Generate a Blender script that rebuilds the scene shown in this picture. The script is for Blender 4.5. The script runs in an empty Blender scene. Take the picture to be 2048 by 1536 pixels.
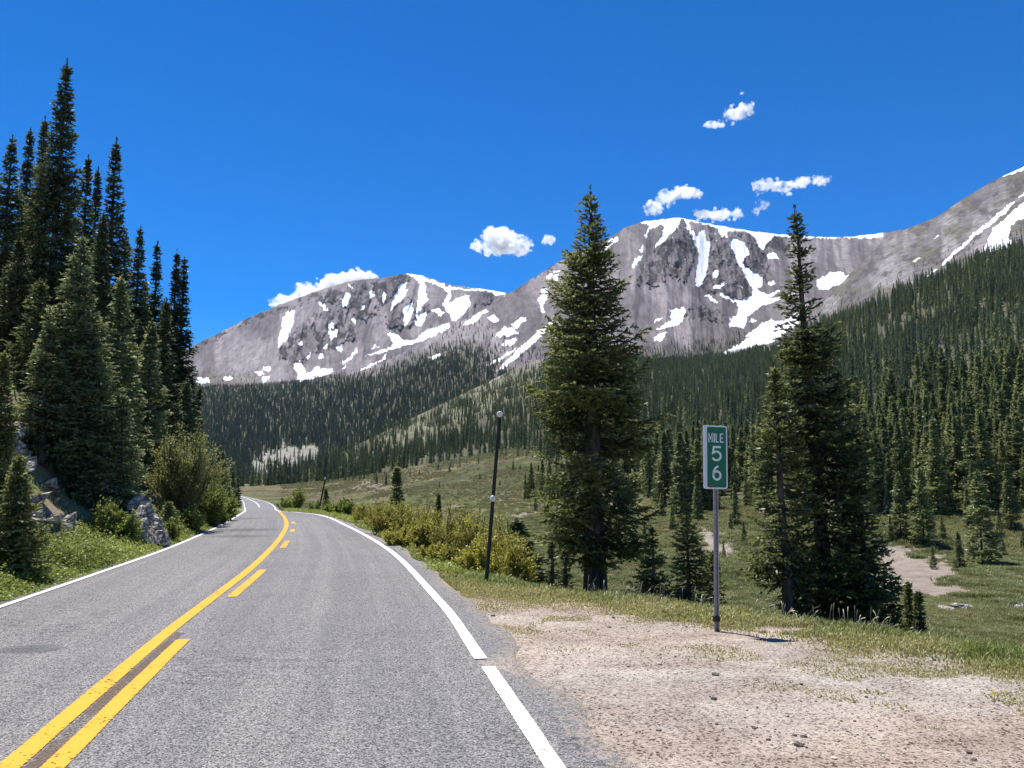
import bpy, bmesh, math, random
import numpy as np
from mathutils import Vector, Matrix

SC = bpy.context.scene
COL = SC.collection
rng = np.random.default_rng(7)
random.seed(7)

# ------------------------------------------------------------------ camera
F = 1607.0                       # focal length in pixels of a 2048 px wide frame
H = 1.9                          # eye height above the road
PITCH = math.atan(192.0 / F)
cd = bpy.data.cameras.new("camera")
cam = bpy.data.objects.new("camera", cd)
COL.objects.link(cam)
cam.location = (0, 0, H)
cam.rotation_euler = (math.pi / 2 + PITCH, 0, 0)
cd.sensor_width = 36.0
cd.lens = 36.0 * F / 2048.0
cd.clip_start = 0.05
cd.clip_end = 40000.0
SC.camera = cam

# ------------------------------------------------------------------ sky, sun, exposure
SUN_EL, SUN_AZ = 71.0, -40.0      # azimuth from +Y, negative is to the left
world = bpy.data.worlds.new("World")
SC.world = world
world.use_nodes = True
wt = world.node_tree
wt.nodes.clear()
sky = wt.nodes.new("ShaderNodeTexSky")
sky.sky_type = 'NISHITA'
sky.sun_disc = False
sky.sun_elevation = math.radians(SUN_EL)
sky.sun_rotation = math.radians(SUN_AZ)
sky.altitude = 3400
sky.air_density = 1.0
sky.dust_density = 0.25
sky.ozone_density = 5.0
hs = wt.nodes.new("ShaderNodeHueSaturation")
hs.inputs['Saturation'].default_value = 1.40
hs.inputs['Value'].default_value = 1.0
hs.inputs['Hue'].default_value = 0.506
bg = wt.nodes.new("ShaderNodeBackground")
bg.inputs[1].default_value = 0.106
wo = wt.nodes.new("ShaderNodeOutputWorld")
wt.links.new(sky.outputs[0], hs.inputs['Color'])
wt.links.new(hs.outputs[0], bg.inputs[0])
wt.links.new(bg.outputs[0], wo.inputs[0])

sl = bpy.data.lights.new("sun", 'SUN')
sl.energy = 4.9
sl.angle = math.radians(0.53)
sl.color = (1.0, 0.965, 0.91)
so = bpy.data.objects.new("sun", sl)
COL.objects.link(so)
e, a = math.radians(SUN_EL), math.radians(SUN_AZ)
sdir = Vector((math.sin(a) * math.cos(e), math.cos(a) * math.cos(e), math.sin(e)))
so.rotation_euler = sdir.to_track_quat('Z', 'Y').to_euler()
so.location = (0, 0, 50)

SC.view_settings.view_transform = 'Standard'
SC.view_settings.look = 'None'
SC.view_settings.gamma = 1.0
SC.view_settings.exposure = 0.75
SC.render.engine = 'CYCLES'
SC.cycles.max_bounces = 8
SC.cycles.diffuse_bounces = 3
SC.cycles.glossy_bounces = 2
SC.cycles.transmission_bounces = 4
SC.cycles.volume_bounces = 10
SC.cycles.transparent_max_bounces = 8
SC.cycles.use_denoising = True

# ------------------------------------------------------------------ helpers
SP, CP = math.sin(PITCH), math.cos(PITCH)


def unproj(px, py, Y):
    """point at world depth Y that the camera sees at pixel (px, py) of the 2048x1536 frame"""
    dx = (px - 1024.0) / F
    dy = (768.0 - py) / F
    k = Y / (CP - dy * SP)
    return dx * k, Y + 0 * px, H + (SP + dy * CP) * k


def py_to_tan(py):
    dy = (768.0 - py) / F
    return (SP + dy * CP) / (CP - dy * SP)


def proj(x, y, z):
    zz = z - H
    f = y * CP + zz * SP
    u = -y * SP + zz * CP
    return 1024.0 + F * x / f, 768.0 - F * u / f


def on_plane(px, py, z=0.0):
    t = py_to_tan(py)
    Y = (z - H) / t
    x, y, zz = unproj(px, py, Y)
    return x, Y


def _hash(ix, iy, seed):
    n = (ix.astype(np.int64) * 374761393 + iy.astype(np.int64) * 668265263 + seed * 1442695041) & 0xffffffff
    n = ((n ^ (n >> 13)) * 1274126177) & 0xffffffff
    n = n ^ (n >> 16)
    return (n & 0xffffff) / float(0xffffff)


def vnoise(x, y, seed=0):
    x = np.asarray(x, float); y = np.asarray(y, float)
    ix = np.floor(x); iy = np.floor(y)
    fx = x - ix; fy = y - iy
    fx = fx * fx * fx * (fx * (fx * 6 - 15) + 10); fy = fy * fy * fy * (fy * (fy * 6 - 15) + 10)
    a = _hash(ix, iy, seed); b = _hash(ix + 1, iy, seed)
    c = _hash(ix, iy + 1, seed); d = _hash(ix + 1, iy + 1, seed)
    return (a * (1 - fx) + b * fx) * (1 - fy) + (c * (1 - fx) + d * fx) * fy


def fbm(x, y, octv=4, seed=0, gain=0.5):
    s = 0; amp = 1.0; tot = 0
    for o in range(octv):
        s = s + amp * (vnoise(x * 2 ** o + 17.3 * o, y * 2 ** o - 9.1 * o, seed + o) - 0.5)
        tot += amp
        amp *= gain
    return s / tot * 2


def ridged(x, y, octv=4, seed=0):
    s = 0; amp = 1.0; tot = 0
    for o in range(octv):
        n = 1 - np.abs(2 * vnoise(x * 2 ** o + 5.7 * o, y * 2 ** o + 3.3 * o, seed + o) - 1)
        s = s + amp * n
        tot += amp
        amp *= 0.5
    return s / tot


def sstep(a, b, x):
    t = np.clip((x - a) / (b - a), 0, 1)
    return t * t * (3 - 2 * t)


def lerp(a, b, t):
    return a + (b - a) * t


def in_poly(px, py, poly):
    poly = np.asarray(poly, float)
    out = np.zeros(px.shape, bool)
    x0, y0 = poly.min(0); x1, y1 = poly.max(0)
    m = (px >= x0) & (px <= x1) & (py >= y0) & (py <= y1)
    if not m.any():
        return out
    X = px[m]; Y = py[m]
    r = np.zeros(X.shape, bool)
    n = len(poly)
    for i in range(n):
        xa, ya = poly[i]; xb, yb = poly[(i + 1) % n]
        if ya == yb:
            continue
        c = ((ya > Y) != (yb > Y)) & (X < (xb - xa) * (Y - ya) / (yb - ya) + xa)
        r ^= c
    out[m] = r
    return out


def mesh_np(name, verts, faces, smooth=False):
    """verts (n,3); faces (m,k) of one size or a list of such arrays"""
    me = bpy.data.meshes.new(name)
    if not isinstance(faces, list):
        faces = [faces]
    faces = [np.asarray(f, np.int32) for f in faces if len(f)]
    me.vertices.add(len(verts))
    me.vertices.foreach_set("co", np.asarray(verts, np.float32).ravel())
    loops = np.concatenate([f.ravel() for f in faces])
    sizes = np.concatenate([np.full(len(f), f.shape[1], np.int32) for f in faces])
    starts = np.concatenate([[0], np.cumsum(sizes)[:-1]]).astype(np.int32)
    me.loops.add(len(loops))
    me.loops.foreach_set("vertex_index", loops)
    me.polygons.add(len(sizes))
    me.polygons.foreach_set("loop_start", starts)
    me.polygons.foreach_set("loop_total", sizes)
    me.polygons.foreach_set("use_smooth", np.full(len(sizes), smooth, bool))
    me.update(calc_edges=True)
    me.validate()
    return me


def attr(me, name, vals, domain='POINT', typ='FLOAT'):
    a = me.attributes.new(name, typ, domain)
    vals = np.asarray(vals, np.float32)
    if typ == 'FLOAT':
        a.data.foreach_set("value", vals.ravel())
    elif typ == 'FLOAT_COLOR':
        v = np.ones((len(vals), 4), np.float32)
        v[:, :3] = vals
        a.data.foreach_set("color", v.ravel())


def link(name, me, mat=None, parent=None, label=None, cat=None, group=None, kind=None, loc=None):
    o = bpy.data.objects.new(name, me)
    COL.objects.link(o)
    if mat is not None and me is not None and len(me.materials) == 0:
        me.materials.append(mat)
    if parent is not None:
        o.parent = parent
    if loc is not None:
        o.location = loc
    if label: o['label'] = label
    if cat: o['category'] = cat
    if group: o['group'] = group
    if kind: o['kind'] = kind
    return o


def empty(name, loc, label, cat, group=None):
    o = bpy.data.objects.new(name, None)
    COL.objects.link(o)
    o.location = loc
    o.empty_display_size = 0.2
    o['label'] = label; o['category'] = cat
    if group: o['group'] = group
    return o


def grid_faces(nr, nc):
    i = np.arange(nr * nc).reshape(nr, nc)
    return np.stack([i[:-1, :-1], i[:-1, 1:], i[1:, 1:], i[1:, :-1]], -1).reshape(-1, 4)


# ------------------------------------------------------------------ materials
class NT:
    def __init__(self, name):
        self.m = bpy.data.materials.new(name)
        self.m.use_nodes = True
        self.t = self.m.node_tree
        self.t.nodes.clear()
        self.out = self.n("ShaderNodeOutputMaterial")

    def n(self, typ, **kw):
        nd = self.t.nodes.new(typ)
        for k, v in kw.items():
            setattr(nd, k, v)
        return nd

    def put(self, sock, v):
        if isinstance(v, bpy.types.NodeSocket):
            self.t.links.new(v, sock)
        elif isinstance(v, (tuple, list)):
            sock.default_value = tuple(v) + (1,) if len(v) == 3 and sock.type == 'RGBA' else tuple(v)
        else:
            sock.default_value = v

    def attr(self, name, out='Fac'):
        nd = self.n("ShaderNodeAttribute"); nd.attribute_name = name
        return nd.outputs[out]

    def pos(self):
        return self.n("ShaderNodeNewGeometry").outputs['Position']

    def objco(self):
        return self.n("ShaderNodeTexCoord").outputs['Object']

    def mapv(self, vec, scale=(1, 1, 1), rot=(0, 0, 0)):
        nd = self.n("ShaderNodeMapping")
        self.put(nd.inputs[0], vec)
        nd.inputs['Scale'].default_value = scale
        nd.inputs['Rotation'].default_value = rot
        return nd.outputs[0]

    def noise(self, vec, scale, detail=3, rough=0.55, dist=0.0):
        nd = self.n("ShaderNodeTexNoise")
        self.put(nd.inputs['Vector'], vec)
        nd.inputs['Scale'].default_value = scale
        nd.inputs['Detail'].default_value = detail
        nd.inputs['Roughness'].default_value = rough
        nd.inputs['Distortion'].default_value = dist
        return nd.outputs[0]

    def voro(self, vec, scale, out='Distance', rnd=1.0):
        nd = self.n("ShaderNodeTexVoronoi")
        self.put(nd.inputs['Vector'], vec)
        nd.inputs['Scale'].default_value = scale
        nd.inputs['Randomness'].default_value = rnd
        return nd.outputs[out]

    def ramp(self, fac, a, b, lo=0.0, hi=1.0):
        nd = self.n("ShaderNodeMapRange")
        nd.interpolation_type = 'SMOOTHSTEP'
        self.put(nd.inputs[0], fac)
        nd.inputs[1].default_value = a; nd.inputs[2].default_value = b
        nd.inputs[3].default_value = lo; nd.inputs[4].default_value = hi
        return nd.outputs[0]

    def math(self, op, a, b=0.0):
        nd = self.n("ShaderNodeMath"); nd.operation = op
        self.put(nd.inputs[0], a); self.put(nd.inputs[1], b)
        return nd.outputs[0]

    def mix(self, fac, a, b, mode='MIX'):
        nd = self.n("ShaderNodeMix"); nd.data_type = 'RGBA'; nd.blend_type = mode
        self.put(nd.inputs[0], fac); self.put(nd.inputs[6], a); self.put(nd.inputs[7], b)
        return nd.outputs[2]

    def bump(self, height, strength, dist=0.02, normal=None):
        nd = self.n("ShaderNodeBump")
        nd.inputs['Strength'].default_value = strength
        nd.inputs['Distance'].default_value = dist
        self.put(nd.inputs['Height'], height)
        if normal is not None: self.put(nd.inputs['Normal'], normal)
        return nd.outputs[0]

    def bsdf(self, col, rough=0.8, metal=0.0, normal=None, spec=0.3):
        nd = self.n("ShaderNodeBsdfPrincipled")
        self.put(nd.inputs['Base Color'], col)
        self.put(nd.inputs['Roughness'], rough)
        nd.inputs['Metallic'].default_value = metal
        nd.inputs['Specular IOR Level'].default_value = spec
        if normal is not None: self.put(nd.inputs['Normal'], normal)
        return nd.outputs[0]

    def surf(self, s):
        self.t.links.new(s, self.out.inputs[0])
        return self.m


def foliage_mat(name, dark, light, trans=0.35, spread=0.35, orand=0.3):
    k = NT(name)
    tint = k.attr("tint")
    n = k.noise(k.objco(), 1.1, 2)
    rnd = k.n("ShaderNodeObjectInfo").outputs['Random']
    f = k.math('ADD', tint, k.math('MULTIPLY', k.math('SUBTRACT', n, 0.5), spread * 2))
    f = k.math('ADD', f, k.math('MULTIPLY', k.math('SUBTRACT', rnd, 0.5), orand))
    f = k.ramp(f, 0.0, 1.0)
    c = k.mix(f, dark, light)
    d = k.n("ShaderNodeBsdfDiffuse"); k.put(d.inputs[0], c)
    t = k.n("ShaderNodeBsdfTranslucent"); k.put(t.inputs[0], c)
    g = k.n("ShaderNodeBsdfGlossy"); k.put(g.inputs[0], (1, 1, 1)); g.inputs['Roughness'].default_value = 0.45
    m = k.n("ShaderNodeMixShader"); m.inputs[0].default_value = trans
    k.t.links.new(d.outputs[0], m.inputs[1]); k.t.links.new(t.outputs[0], m.inputs[2])
    m2 = k.n("ShaderNodeMixShader"); m2.inputs[0].default_value = 0.025
    k.t.links.new(m.outputs[0], m2.inputs[1]); k.t.links.new(g.outputs[0], m2.inputs[2])
    return k.surf(m2.outputs[0])


M = {}
M['needle'] = foliage_mat("spruce_needles", (0.025, 0.039, 0.017), (0.23, 0.25, 0.078), 0.5)
M['needle_bright'] = foliage_mat("young_spruce_needles", (0.045, 0.062, 0.022), (0.28, 0.30, 0.095), 0.5)
M['needle_dark'] = foliage_mat("shaded_spruce_needles", (0.016, 0.027, 0.014), (0.155, 0.18, 0.072), 0.42)  # shaded spruces of the bank stand, shade put into the darker needle colour
M['needle_sunlit'] = foliage_mat("sunlit_spruce_needles", (0.050, 0.072, 0.032), (0.30, 0.335, 0.14), 0.5)  # front spruces in sun, the sunlight put into a lighter sage green
M['needle_far'] = foliage_mat("forest_needles", (0.060, 0.088, 0.038), (0.30, 0.325, 0.12), 0.52, 0.5, 0.5)
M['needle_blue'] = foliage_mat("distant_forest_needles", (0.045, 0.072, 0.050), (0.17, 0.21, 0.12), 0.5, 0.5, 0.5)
M['willow'] = foliage_mat("willow_leaves", (0.19, 0.185, 0.035), (0.50, 0.46, 0.09), 0.55)
M['willow_brown'] = foliage_mat("budding_willow_leaves", (0.12, 0.135, 0.042), (0.37, 0.375, 0.12), 0.55)
M['leafy'] = foliage_mat("leafy_herbs", (0.075, 0.115, 0.02), (0.33, 0.37, 0.075), 0.5)
M['grass'] = foliage_mat("grass_blades", (0.13, 0.19, 0.03), (0.45, 0.40, 0.17), 0.45)
M['meadow_grass'] = foliage_mat("meadow_grass_blades", (0.075, 0.12, 0.032), (0.31, 0.285, 0.12), 0.45)
M['snag'] = foliage_mat("dead_grey_wood", (0.16, 0.15, 0.14), (0.36, 0.34, 0.31), 0.0)
M['straw'] = foliage_mat("dry_stalks", (0.40, 0.36, 0.25), (0.62, 0.57, 0.43), 0.3)
M['meadow_tuft'] = foliage_mat("meadow_scrub", (0.095, 0.105, 0.045), (0.25, 0.235, 0.11), 0.5)
M['flower'] = foliage_mat("dandelion_petals", (0.75, 0.6, 0.01), (0.85, 0.7, 0.02), 0.2)

# bark
k = NT("bark")
o = k.objco()
v = k.mapv(o, (1, 1, 0.25))
n = k.noise(v, 14, 4, 0.65)
c = k.mix(k.ramp(n, 0.3, 0.7), (0.030, 0.024, 0.019), (0.125, 0.10, 0.082))
c = k.mix(k.ramp(k.noise(o, 3.0, 3), 0.55, 0.75), c, (0.16, 0.15, 0.135))
M['bark'] = k.surf(k.bsdf(c, 0.95, normal=k.bump(n, 0.9, 0.03)))

# terrain: colour classes are vertex colours, crags with their shade, detail is procedural
k = NT("terrain_soil_rock_snow")
p = k.pos()
base = k.attr("col", 'Color')
speck = k.attr("speck")
snow = k.attr("snow")
crag = k.attr("crag")
n1 = k.noise(p, 0.9, 4, 0.65)
n2 = k.noise(p, 12.0, 3, 0.7)
c = k.mix(1.0, base, k.mix(n1, (0.72, 0.72, 0.72), (1.3, 1.28, 1.25)), 'MULTIPLY')
c = k.mix(1.0, c, k.mix(n2, (0.80, 0.80, 0.80), (1.2, 1.2, 1.2)), 'MULTIPLY')
# gravel grains
wv = k.mix(0.04, p, k.n("ShaderNodeTexNoise").outputs[1])
vc = k.voro(p, 62.0, 'Color')
sep = k.n("ShaderNodeSeparateColor"); k.put(sep.inputs[0], vc)
vd = k.voro(p, 62.0, 'Distance')
vc2 = k.voro(p, 24.0, 'Color')
sep2 = k.n("ShaderNodeSeparateColor"); k.put(sep2.inputs[0], vc2)
vd2 = k.voro(p, 24.0, 'Distance')
patch = k.noise(k.mapv(p, (0.75, 1.15, 1), (0, 0, 0.4)), 0.9, 5, 0.62, 0.5)
g = k.mix(k.ramp(sep.outputs[0], 0.02, 0.55), (0.42, 0.39, 0.37), (1.30, 1.28, 1.26))
darkg = k.math('MULTIPLY', k.math('GREATER_THAN', sep2.outputs[0], 0.70), k.ramp(vd2, 0.46, 0.30))
darkg = k.math('MULTIPLY', darkg, k.ramp(patch, 0.36, 0.62))
g = k.mix(darkg, g, (0.20, 0.165, 0.15))
light = k.math('MULTIPLY', k.math('LESS_THAN', sep2.outputs[1], 0.1), k.ramp(vd2, 0.42, 0.30))
g = k.mix(light, g, (1.55, 1.52, 1.5))
g = k.mix(k.ramp(patch, 0.35, 0.65), g, k.mix(1.0, g, (0.76, 0.72, 0.70), 'MULTIPLY'))
c = k.mix(speck, c, k.mix(1.0, c, g, 'MULTIPLY'))
# scree streaks and crags of the mountains
ns = k.noise(k.mapv(p, (0.022, 0.0035, 0.0035)), 1.0, 5, 0.65)
nc = k.noise(k.mapv(p, (1.0, 0.36, 0.36)), 0.05, 6, 0.72)
rug = k.attr("rug")
iso = k.attr("iso")
nc = k.mix(iso, nc, k.noise(k.mapv(p, (1.0, 1.0, 1.0)), 0.05, 6, 0.75))
mtn = k.mix(k.ramp(ns, 0.3, 0.7), (0.90, 0.89, 0.89), (1.10, 1.09, 1.08))
rough_mul = k.mix(k.ramp(nc, 0.36, 0.60), (0.45, 0.45, 0.47), (1.35, 1.32, 1.3))
calm_mul = k.mix(k.ramp(nc, 0.30, 0.70), (0.76, 0.755, 0.76), (1.18, 1.175, 1.17))
mtn = k.mix(1.0, mtn, k.mix(rug, calm_mul, rough_mul), 'MULTIPLY')
cm = k.mix(1.0, base, mtn, 'MULTIPLY')
c = k.mix(crag, c, cm)
# snow with ragged edges
sn = k.math('ADD', snow, k.math('MULTIPLY', k.math('SUBTRACT', k.noise(k.mapv(p, (1, 0.45, 0.45)), 0.055, 6, 0.78), 0.5), 2.0))
sn = k.ramp(sn, 0.46, 0.56)
c = k.mix(sn, c, (0.86, 0.88, 0.92))
hb = k.math('ADD', k.math('MULTIPLY', n2, 0.6), k.math('MULTIPLY', vd, speck))
nb = k.bump(hb, 0.5, 0.03)
nb2 = k.bump(nc, 0.35, 14.0)
mixn = k.n("ShaderNodeMix"); mixn.data_type = 'VECTOR'
k.put(mixn.inputs[0], crag); k.put(mixn.inputs[4], nb); k.put(mixn.inputs[5], nb2)
M['terrain'] = k.surf(k.bsdf(c, 0.95, normal=mixn.outputs[1], spec=0.1))

# asphalt, in road coordinates
k = NT("asphalt")
p = k.pos()
uv = k.n("ShaderNodeUVMap").outputs[0]
grain = k.voro(p, 95.0, 'Color')
sep = k.n("ShaderNodeSeparateColor"); k.put(sep.inputs[0], grain)
gd = k.voro(p, 95.0, 'Distance')
c = k.mix(k.ramp(sep.outputs[0], 0.05, 0.95), (0.045, 0.0445, 0.045), (0.285, 0.276, 0.270))
c = k.mix(k.math('GREATER_THAN', sep.outputs[1], 0.93), c, (0.36, 0.34, 0.33))
big = k.noise(p, 0.45, 4, 0.6)
c = k.mix(1.0, c, k.mix(big, (0.82, 0.82, 0.83), (1.16, 1.15, 1.14)), 'MULTIPLY')
streak = k.noise(k.mapv(uv, (2.6, 0.045, 1)), 1.0, 3, 0.6)
c = k.mix(1.0, c, k.mix(k.ramp(streak, 0.35, 0.68), (0.86, 0.86, 0.87), (1.06, 1.055, 1.05)), 'MULTIPLY')
mott = k.noise(k.mapv(uv, (3.5, 1.2, 1)), 1.5, 4, 0.7)
c = k.mix(1.0, c, k.mix(mott, (0.86, 0.86, 0.87), (1.14, 1.13, 1.12)), 'MULTIPLY')
# transverse cracks and tar marks
cr = k.noise(k.mapv(uv, (0.35, 1.1, 1)), 1.0, 5, 0.75)
crk = k.ramp(k.math('ABSOLUTE', k.math('SUBTRACT', cr, 0.5)), 0.0, 0.012, 1.0, 0.0)
crk = k.math('MULTIPLY', crk, k.ramp(k.noise(uv, 0.13, 2), 0.52, 0.6))
c = k.mix(k.math('MULTIPLY', crk, 0.75), c, (0.03, 0.03, 0.032))
tar = k.attr("tar")
c = k.mix(k.math('MULTIPLY', k.ramp(k.math('ADD', tar, k.math('MULTIPLY', k.math('SUBTRACT', k.noise(p, 4, 4), .5), 0.6)), 0.4, 0.7), 0.55), c, (0.045, 0.047, 0.052))
dirt = k.attr("dirt")
df = k.ramp(k.math('ADD', dirt, k.math('MULTIPLY', k.math('SUBTRACT', k.noise(p, 9, 4, 0.7), .5), 1.2)), 0.45, 0.75)
dg = k.voro(p, 55.0, 'Color')
sdg = k.n("ShaderNodeSeparateColor"); k.put(sdg.inputs[0], dg)
c = k.mix(k.math('MULTIPLY', df, 0.85), c, k.mix(k.ramp(sdg.outputs[0], 0.1, 0.6), (0.13, 0.10, 0.08), (0.36, 0.305, 0.25)))
sepuv = k.n("ShaderNodeSeparateXYZ"); k.put(sepuv.inputs[0], uv)
M['asphalt'] = k.surf(k.bsdf(c, 0.85, normal=k.bump(gd, 0.6, 0.012), spec=0.25))


def paint_mat(name, col, stain, lo=0.85, hi=0.98):
    k = NT(name)
    p = k.pos()
    n = k.noise(p, 38, 5, 0.75)
    big = k.noise(p, 1.3, 3)
    edge = k.attr("edge")
    w = k.math('ADD', k.math('ADD', n, k.math('MULTIPLY', edge, 0.55)), k.math('MULTIPLY', big, 0.35))
    sv = k.voro(p, 48.0, 'Color'); ssv = k.n("ShaderNodeSeparateColor"); k.put(ssv.inputs[0], sv)
    chip = k.math('MULTIPLY', k.math('GREATER_THAN', ssv.outputs[0], 0.93), k.ramp(k.noise(p, 1.1, 3), 0.42, 0.62))
    worn = k.math('MAXIMUM', k.ramp(w, lo, hi), chip)
    c = k.mix(k.noise(p, 6, 4), tuple(x * 0.82 for x in col), col)
    c = k.mix(k.ramp(n, 0.62, 0.72), c, stain)
    b = k.bsdf(c, 0.6, normal=k.bump(n, 0.3, 0.004))
    tr = k.n("ShaderNodeBsdfTransparent")
    m = k.n("ShaderNodeMixShader")
    k.put(m.inputs[0], worn)
    k.t.links.new(b, m.inputs[1]); k.t.links.new(tr.outputs[0], m.inputs[2])
    return k.surf(m.outputs[0])


M['yellow'] = paint_mat("yellow_road_paint", (0.66, 0.335, 0.018), (0.40, 0.20, 0.03), 0.80, 0.97)
M['white'] = paint_mat("white_road_paint", (0.80, 0.80, 0.79), (0.5, 0.48, 0.45), 0.77, 0.95)
M['grime'] = paint_mat("old_paint_grime", (0.13, 0.085, 0.05), (0.05, 0.042, 0.035), 0.52, 0.85)

k = NT("rock")
o = k.objco()
n = k.noise(o, 3.5, 6, 0.7)
vn = k.n("ShaderNodeTexVoronoi"); vn.feature = 'DISTANCE_TO_EDGE'; vn.inputs['Scale'].default_value = 3.2
k.put(vn.inputs['Vector'], k.mix(0.12, k.mapv(o, (1, 1, 2.2)), k.n("ShaderNodeTexNoise").outputs[1]))
v = k.ramp(vn.outputs['Distance'], 0.0, 0.10)
c = k.mix(k.ramp(n, 0.3, 0.7), (0.15, 0.135, 0.118), (0.50, 0.47, 0.42))
c = k.mix(k.math('ADD', k.math('MULTIPLY', v, 0.6), 0.4), (0.08, 0.07, 0.06), c)
c = k.mix(k.ramp(k.noise(o, 1.2, 4), 0.55, 0.7), c, (0.30, 0.22, 0.15))
M['rock'] = k.surf(k.bsdf(c, 0.9, normal=k.bump(k.math('ADD', n, v), 0.8, 0.12)))

k = NT("galvanised_steel")
n = k.noise(k.objco(), 9, 4)
M['steel'] = k.surf(k.bsdf(k.mix(n, (0.22, 0.21, 0.20), (0.42, 0.40, 0.39)), 0.5, 0.45))
k = NT("dark_post_paint")
n = k.noise(k.objco(), 12, 4)
M['darkpost'] = k.surf(k.bsdf(k.mix(n, (0.010, 0.013, 0.011), (0.028, 0.034, 0.028)), 0.55))
k = NT("sign_green")
n = k.noise(k.objco(), 5, 4)
M['signgreen'] = k.surf(k.bsdf(k.mix(n, (0.002, 0.125, 0.055), (0.004, 0.165, 0.075)), 0.45))
k = NT("sign_white")
n = k.noise(k.objco(), 7, 3)
M['signwhite'] = k.surf(k.bsdf(k.mix(n, (0.70, 0.71, 0.70), (0.82, 0.82, 0.81)), 0.45))
k = NT("reflector_white")
M['reflector'] = k.surf(k.bsdf(k.mix(k.voro(k.objco(), 80), (0.62, 0.62, 0.60), (0.85, 0.85, 0.82)), 0.25))
k = NT("red_sticker")
M['red'] = k.surf(k.bsdf(k.mix(k.noise(k.objco(), 30), (0.4, 0.03, 0.02), (0.55, 0.06, 0.04)), 0.5))

# ------------------------------------------------------------------ road layout
# edges traced as (px, py) on the road plane, then as points of the far descending stretch
def traced(pts):
    return np.array([on_plane(*q) for q in pts])


def far_pt(px, py, Y):
    x, y, z = unproj(float(px), float(py), float(Y))
    return (x, y)


EL = np.vstack([[(-4.45, -6.0), (-5.52, 0.0)], traced([(0, 1214), (180, 1152), (330, 1099), (430, 1056), (470, 1034), (487, 1022)]),
                [far_pt(488, 1014, 150), far_pt(486, 1003.5, 190), far_pt(476, 992, 270)]])
ER = np.vstack([[(2.36, -6.0), (1.27, 0.0)], traced([(1112, 1536), (962, 1312), (893, 1215), (780, 1101), (692, 1051), (640, 1031), (562, 1020.5)]),
                [far_pt(549, 1014, 150), far_pt(532, 1003.5, 190), far_pt(484, 992, 270)]])
YC = np.vstack([[(-0.95, -6.0), (-2.2, 0.0)], traced([(30, 1530), (180, 1400), (333, 1270), (423, 1200), (500, 1140), (545, 1096), (565, 1070), (573, 1051), (569, 1036), (560, 1025.5)])])
ZR = np.array([(-50, 0), (48, 0), (105, -1.7), (150, -3.08), (190, -3.2), (270, -3.35), (400, -3.6)])


def smooth_poly(P, step=0.5):
    """Catmull-Rom through the points, resampled"""
    P = np.asarray(P, float)
    Q = np.vstack([2 * P[0] - P[1], P, 2 * P[-1] - P[-2]])
    out = []
    for i in range(1, len(Q) - 2):
        a, b, c, d = Q[i - 1], Q[i], Q[i + 1], Q[i + 2]
        n = max(2, int(np.linalg.norm(c - b) / step))
        t = np.linspace(0, 1, n, endpoint=False)[:, None]
        # centripetal-ish: scaled tangents keep sharp spacing changes calm
        L = np.linalg.norm(c - b)
        m1 = (c - a) / (np.linalg.norm(c - b) + np.linalg.norm(b - a)) * L
        m2 = (d - b) / (np.linalg.norm(d - c) + np.linalg.norm(c - b)) * L
        h00 = 2 * t ** 3 - 3 * t ** 2 + 1; h10 = t ** 3 - 2 * t ** 2 + t
        h01 = -2 * t ** 3 + 3 * t ** 2; h11 = t ** 3 - t ** 2
        out.append(h00 * b + h10 * m1 + h01 * c + h11 * m2)
    out.append(Q[-2][None])
    return np.vstack(out)


EL_s, ER_s, YC_s = smooth_poly(EL), smooth_poly(ER), smooth_poly(YC)


def xL(y): return np.interp(y, EL_s[:, 1], EL_s[:, 0])
def xR(y): return np.interp(y, ER_s[:, 1], ER_s[:, 0])
def zroad(y): return np.interp(y, ZR[:, 0], ZR[:, 1])


# crest of the roadside bank on the right, in plan
CREST = np.array([(60, -6), (24, 1.5), (12, 5.6), (7.4, 7.9), (5.8, 9.0), (4.5, 10.6), (3.2, 12.1), (1.55, 13.7), (-0.25, 15.0),
                  (-2.0, 18.0), (-3.6, 23.0), (-5.4, 31.0), (-8.3, 41.0), (-13.0, 51.0), (-24, 80), (-36, 110), (-47, 150), (-56, 190), (-85, 270)], float)


def crest_dist(x, y):
    x = np.asarray(x, float); y = np.asarray(y, float)
    best = np.full(x.shape, 1e9); sgn = np.ones(x.shape)
    for i in range(len(CREST) - 1):
        a = CREST[i]; b = CREST[i + 1]
        d = b - a; L2 = d @ d
        t = np.clip(((x - a[0]) * d[0] + (y - a[1]) * d[1]) / L2, 0, 1)
        qx = x - (a[0] + t * d[0]); qy = y - (a[1] + t * d[1])
        dist = np.hypot(qx, qy)
        s = np.sign(d[0] * qy - d[1] * qx)       # >0 left of travel; outside is to the right of the travel reversed
        m = dist < best
        best = np.where(m, dist, best); sgn = np.where(m, s, sgn)
    return -sgn * best                            # positive beyond the crest (valley side)


VALLEY = -8.0


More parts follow.
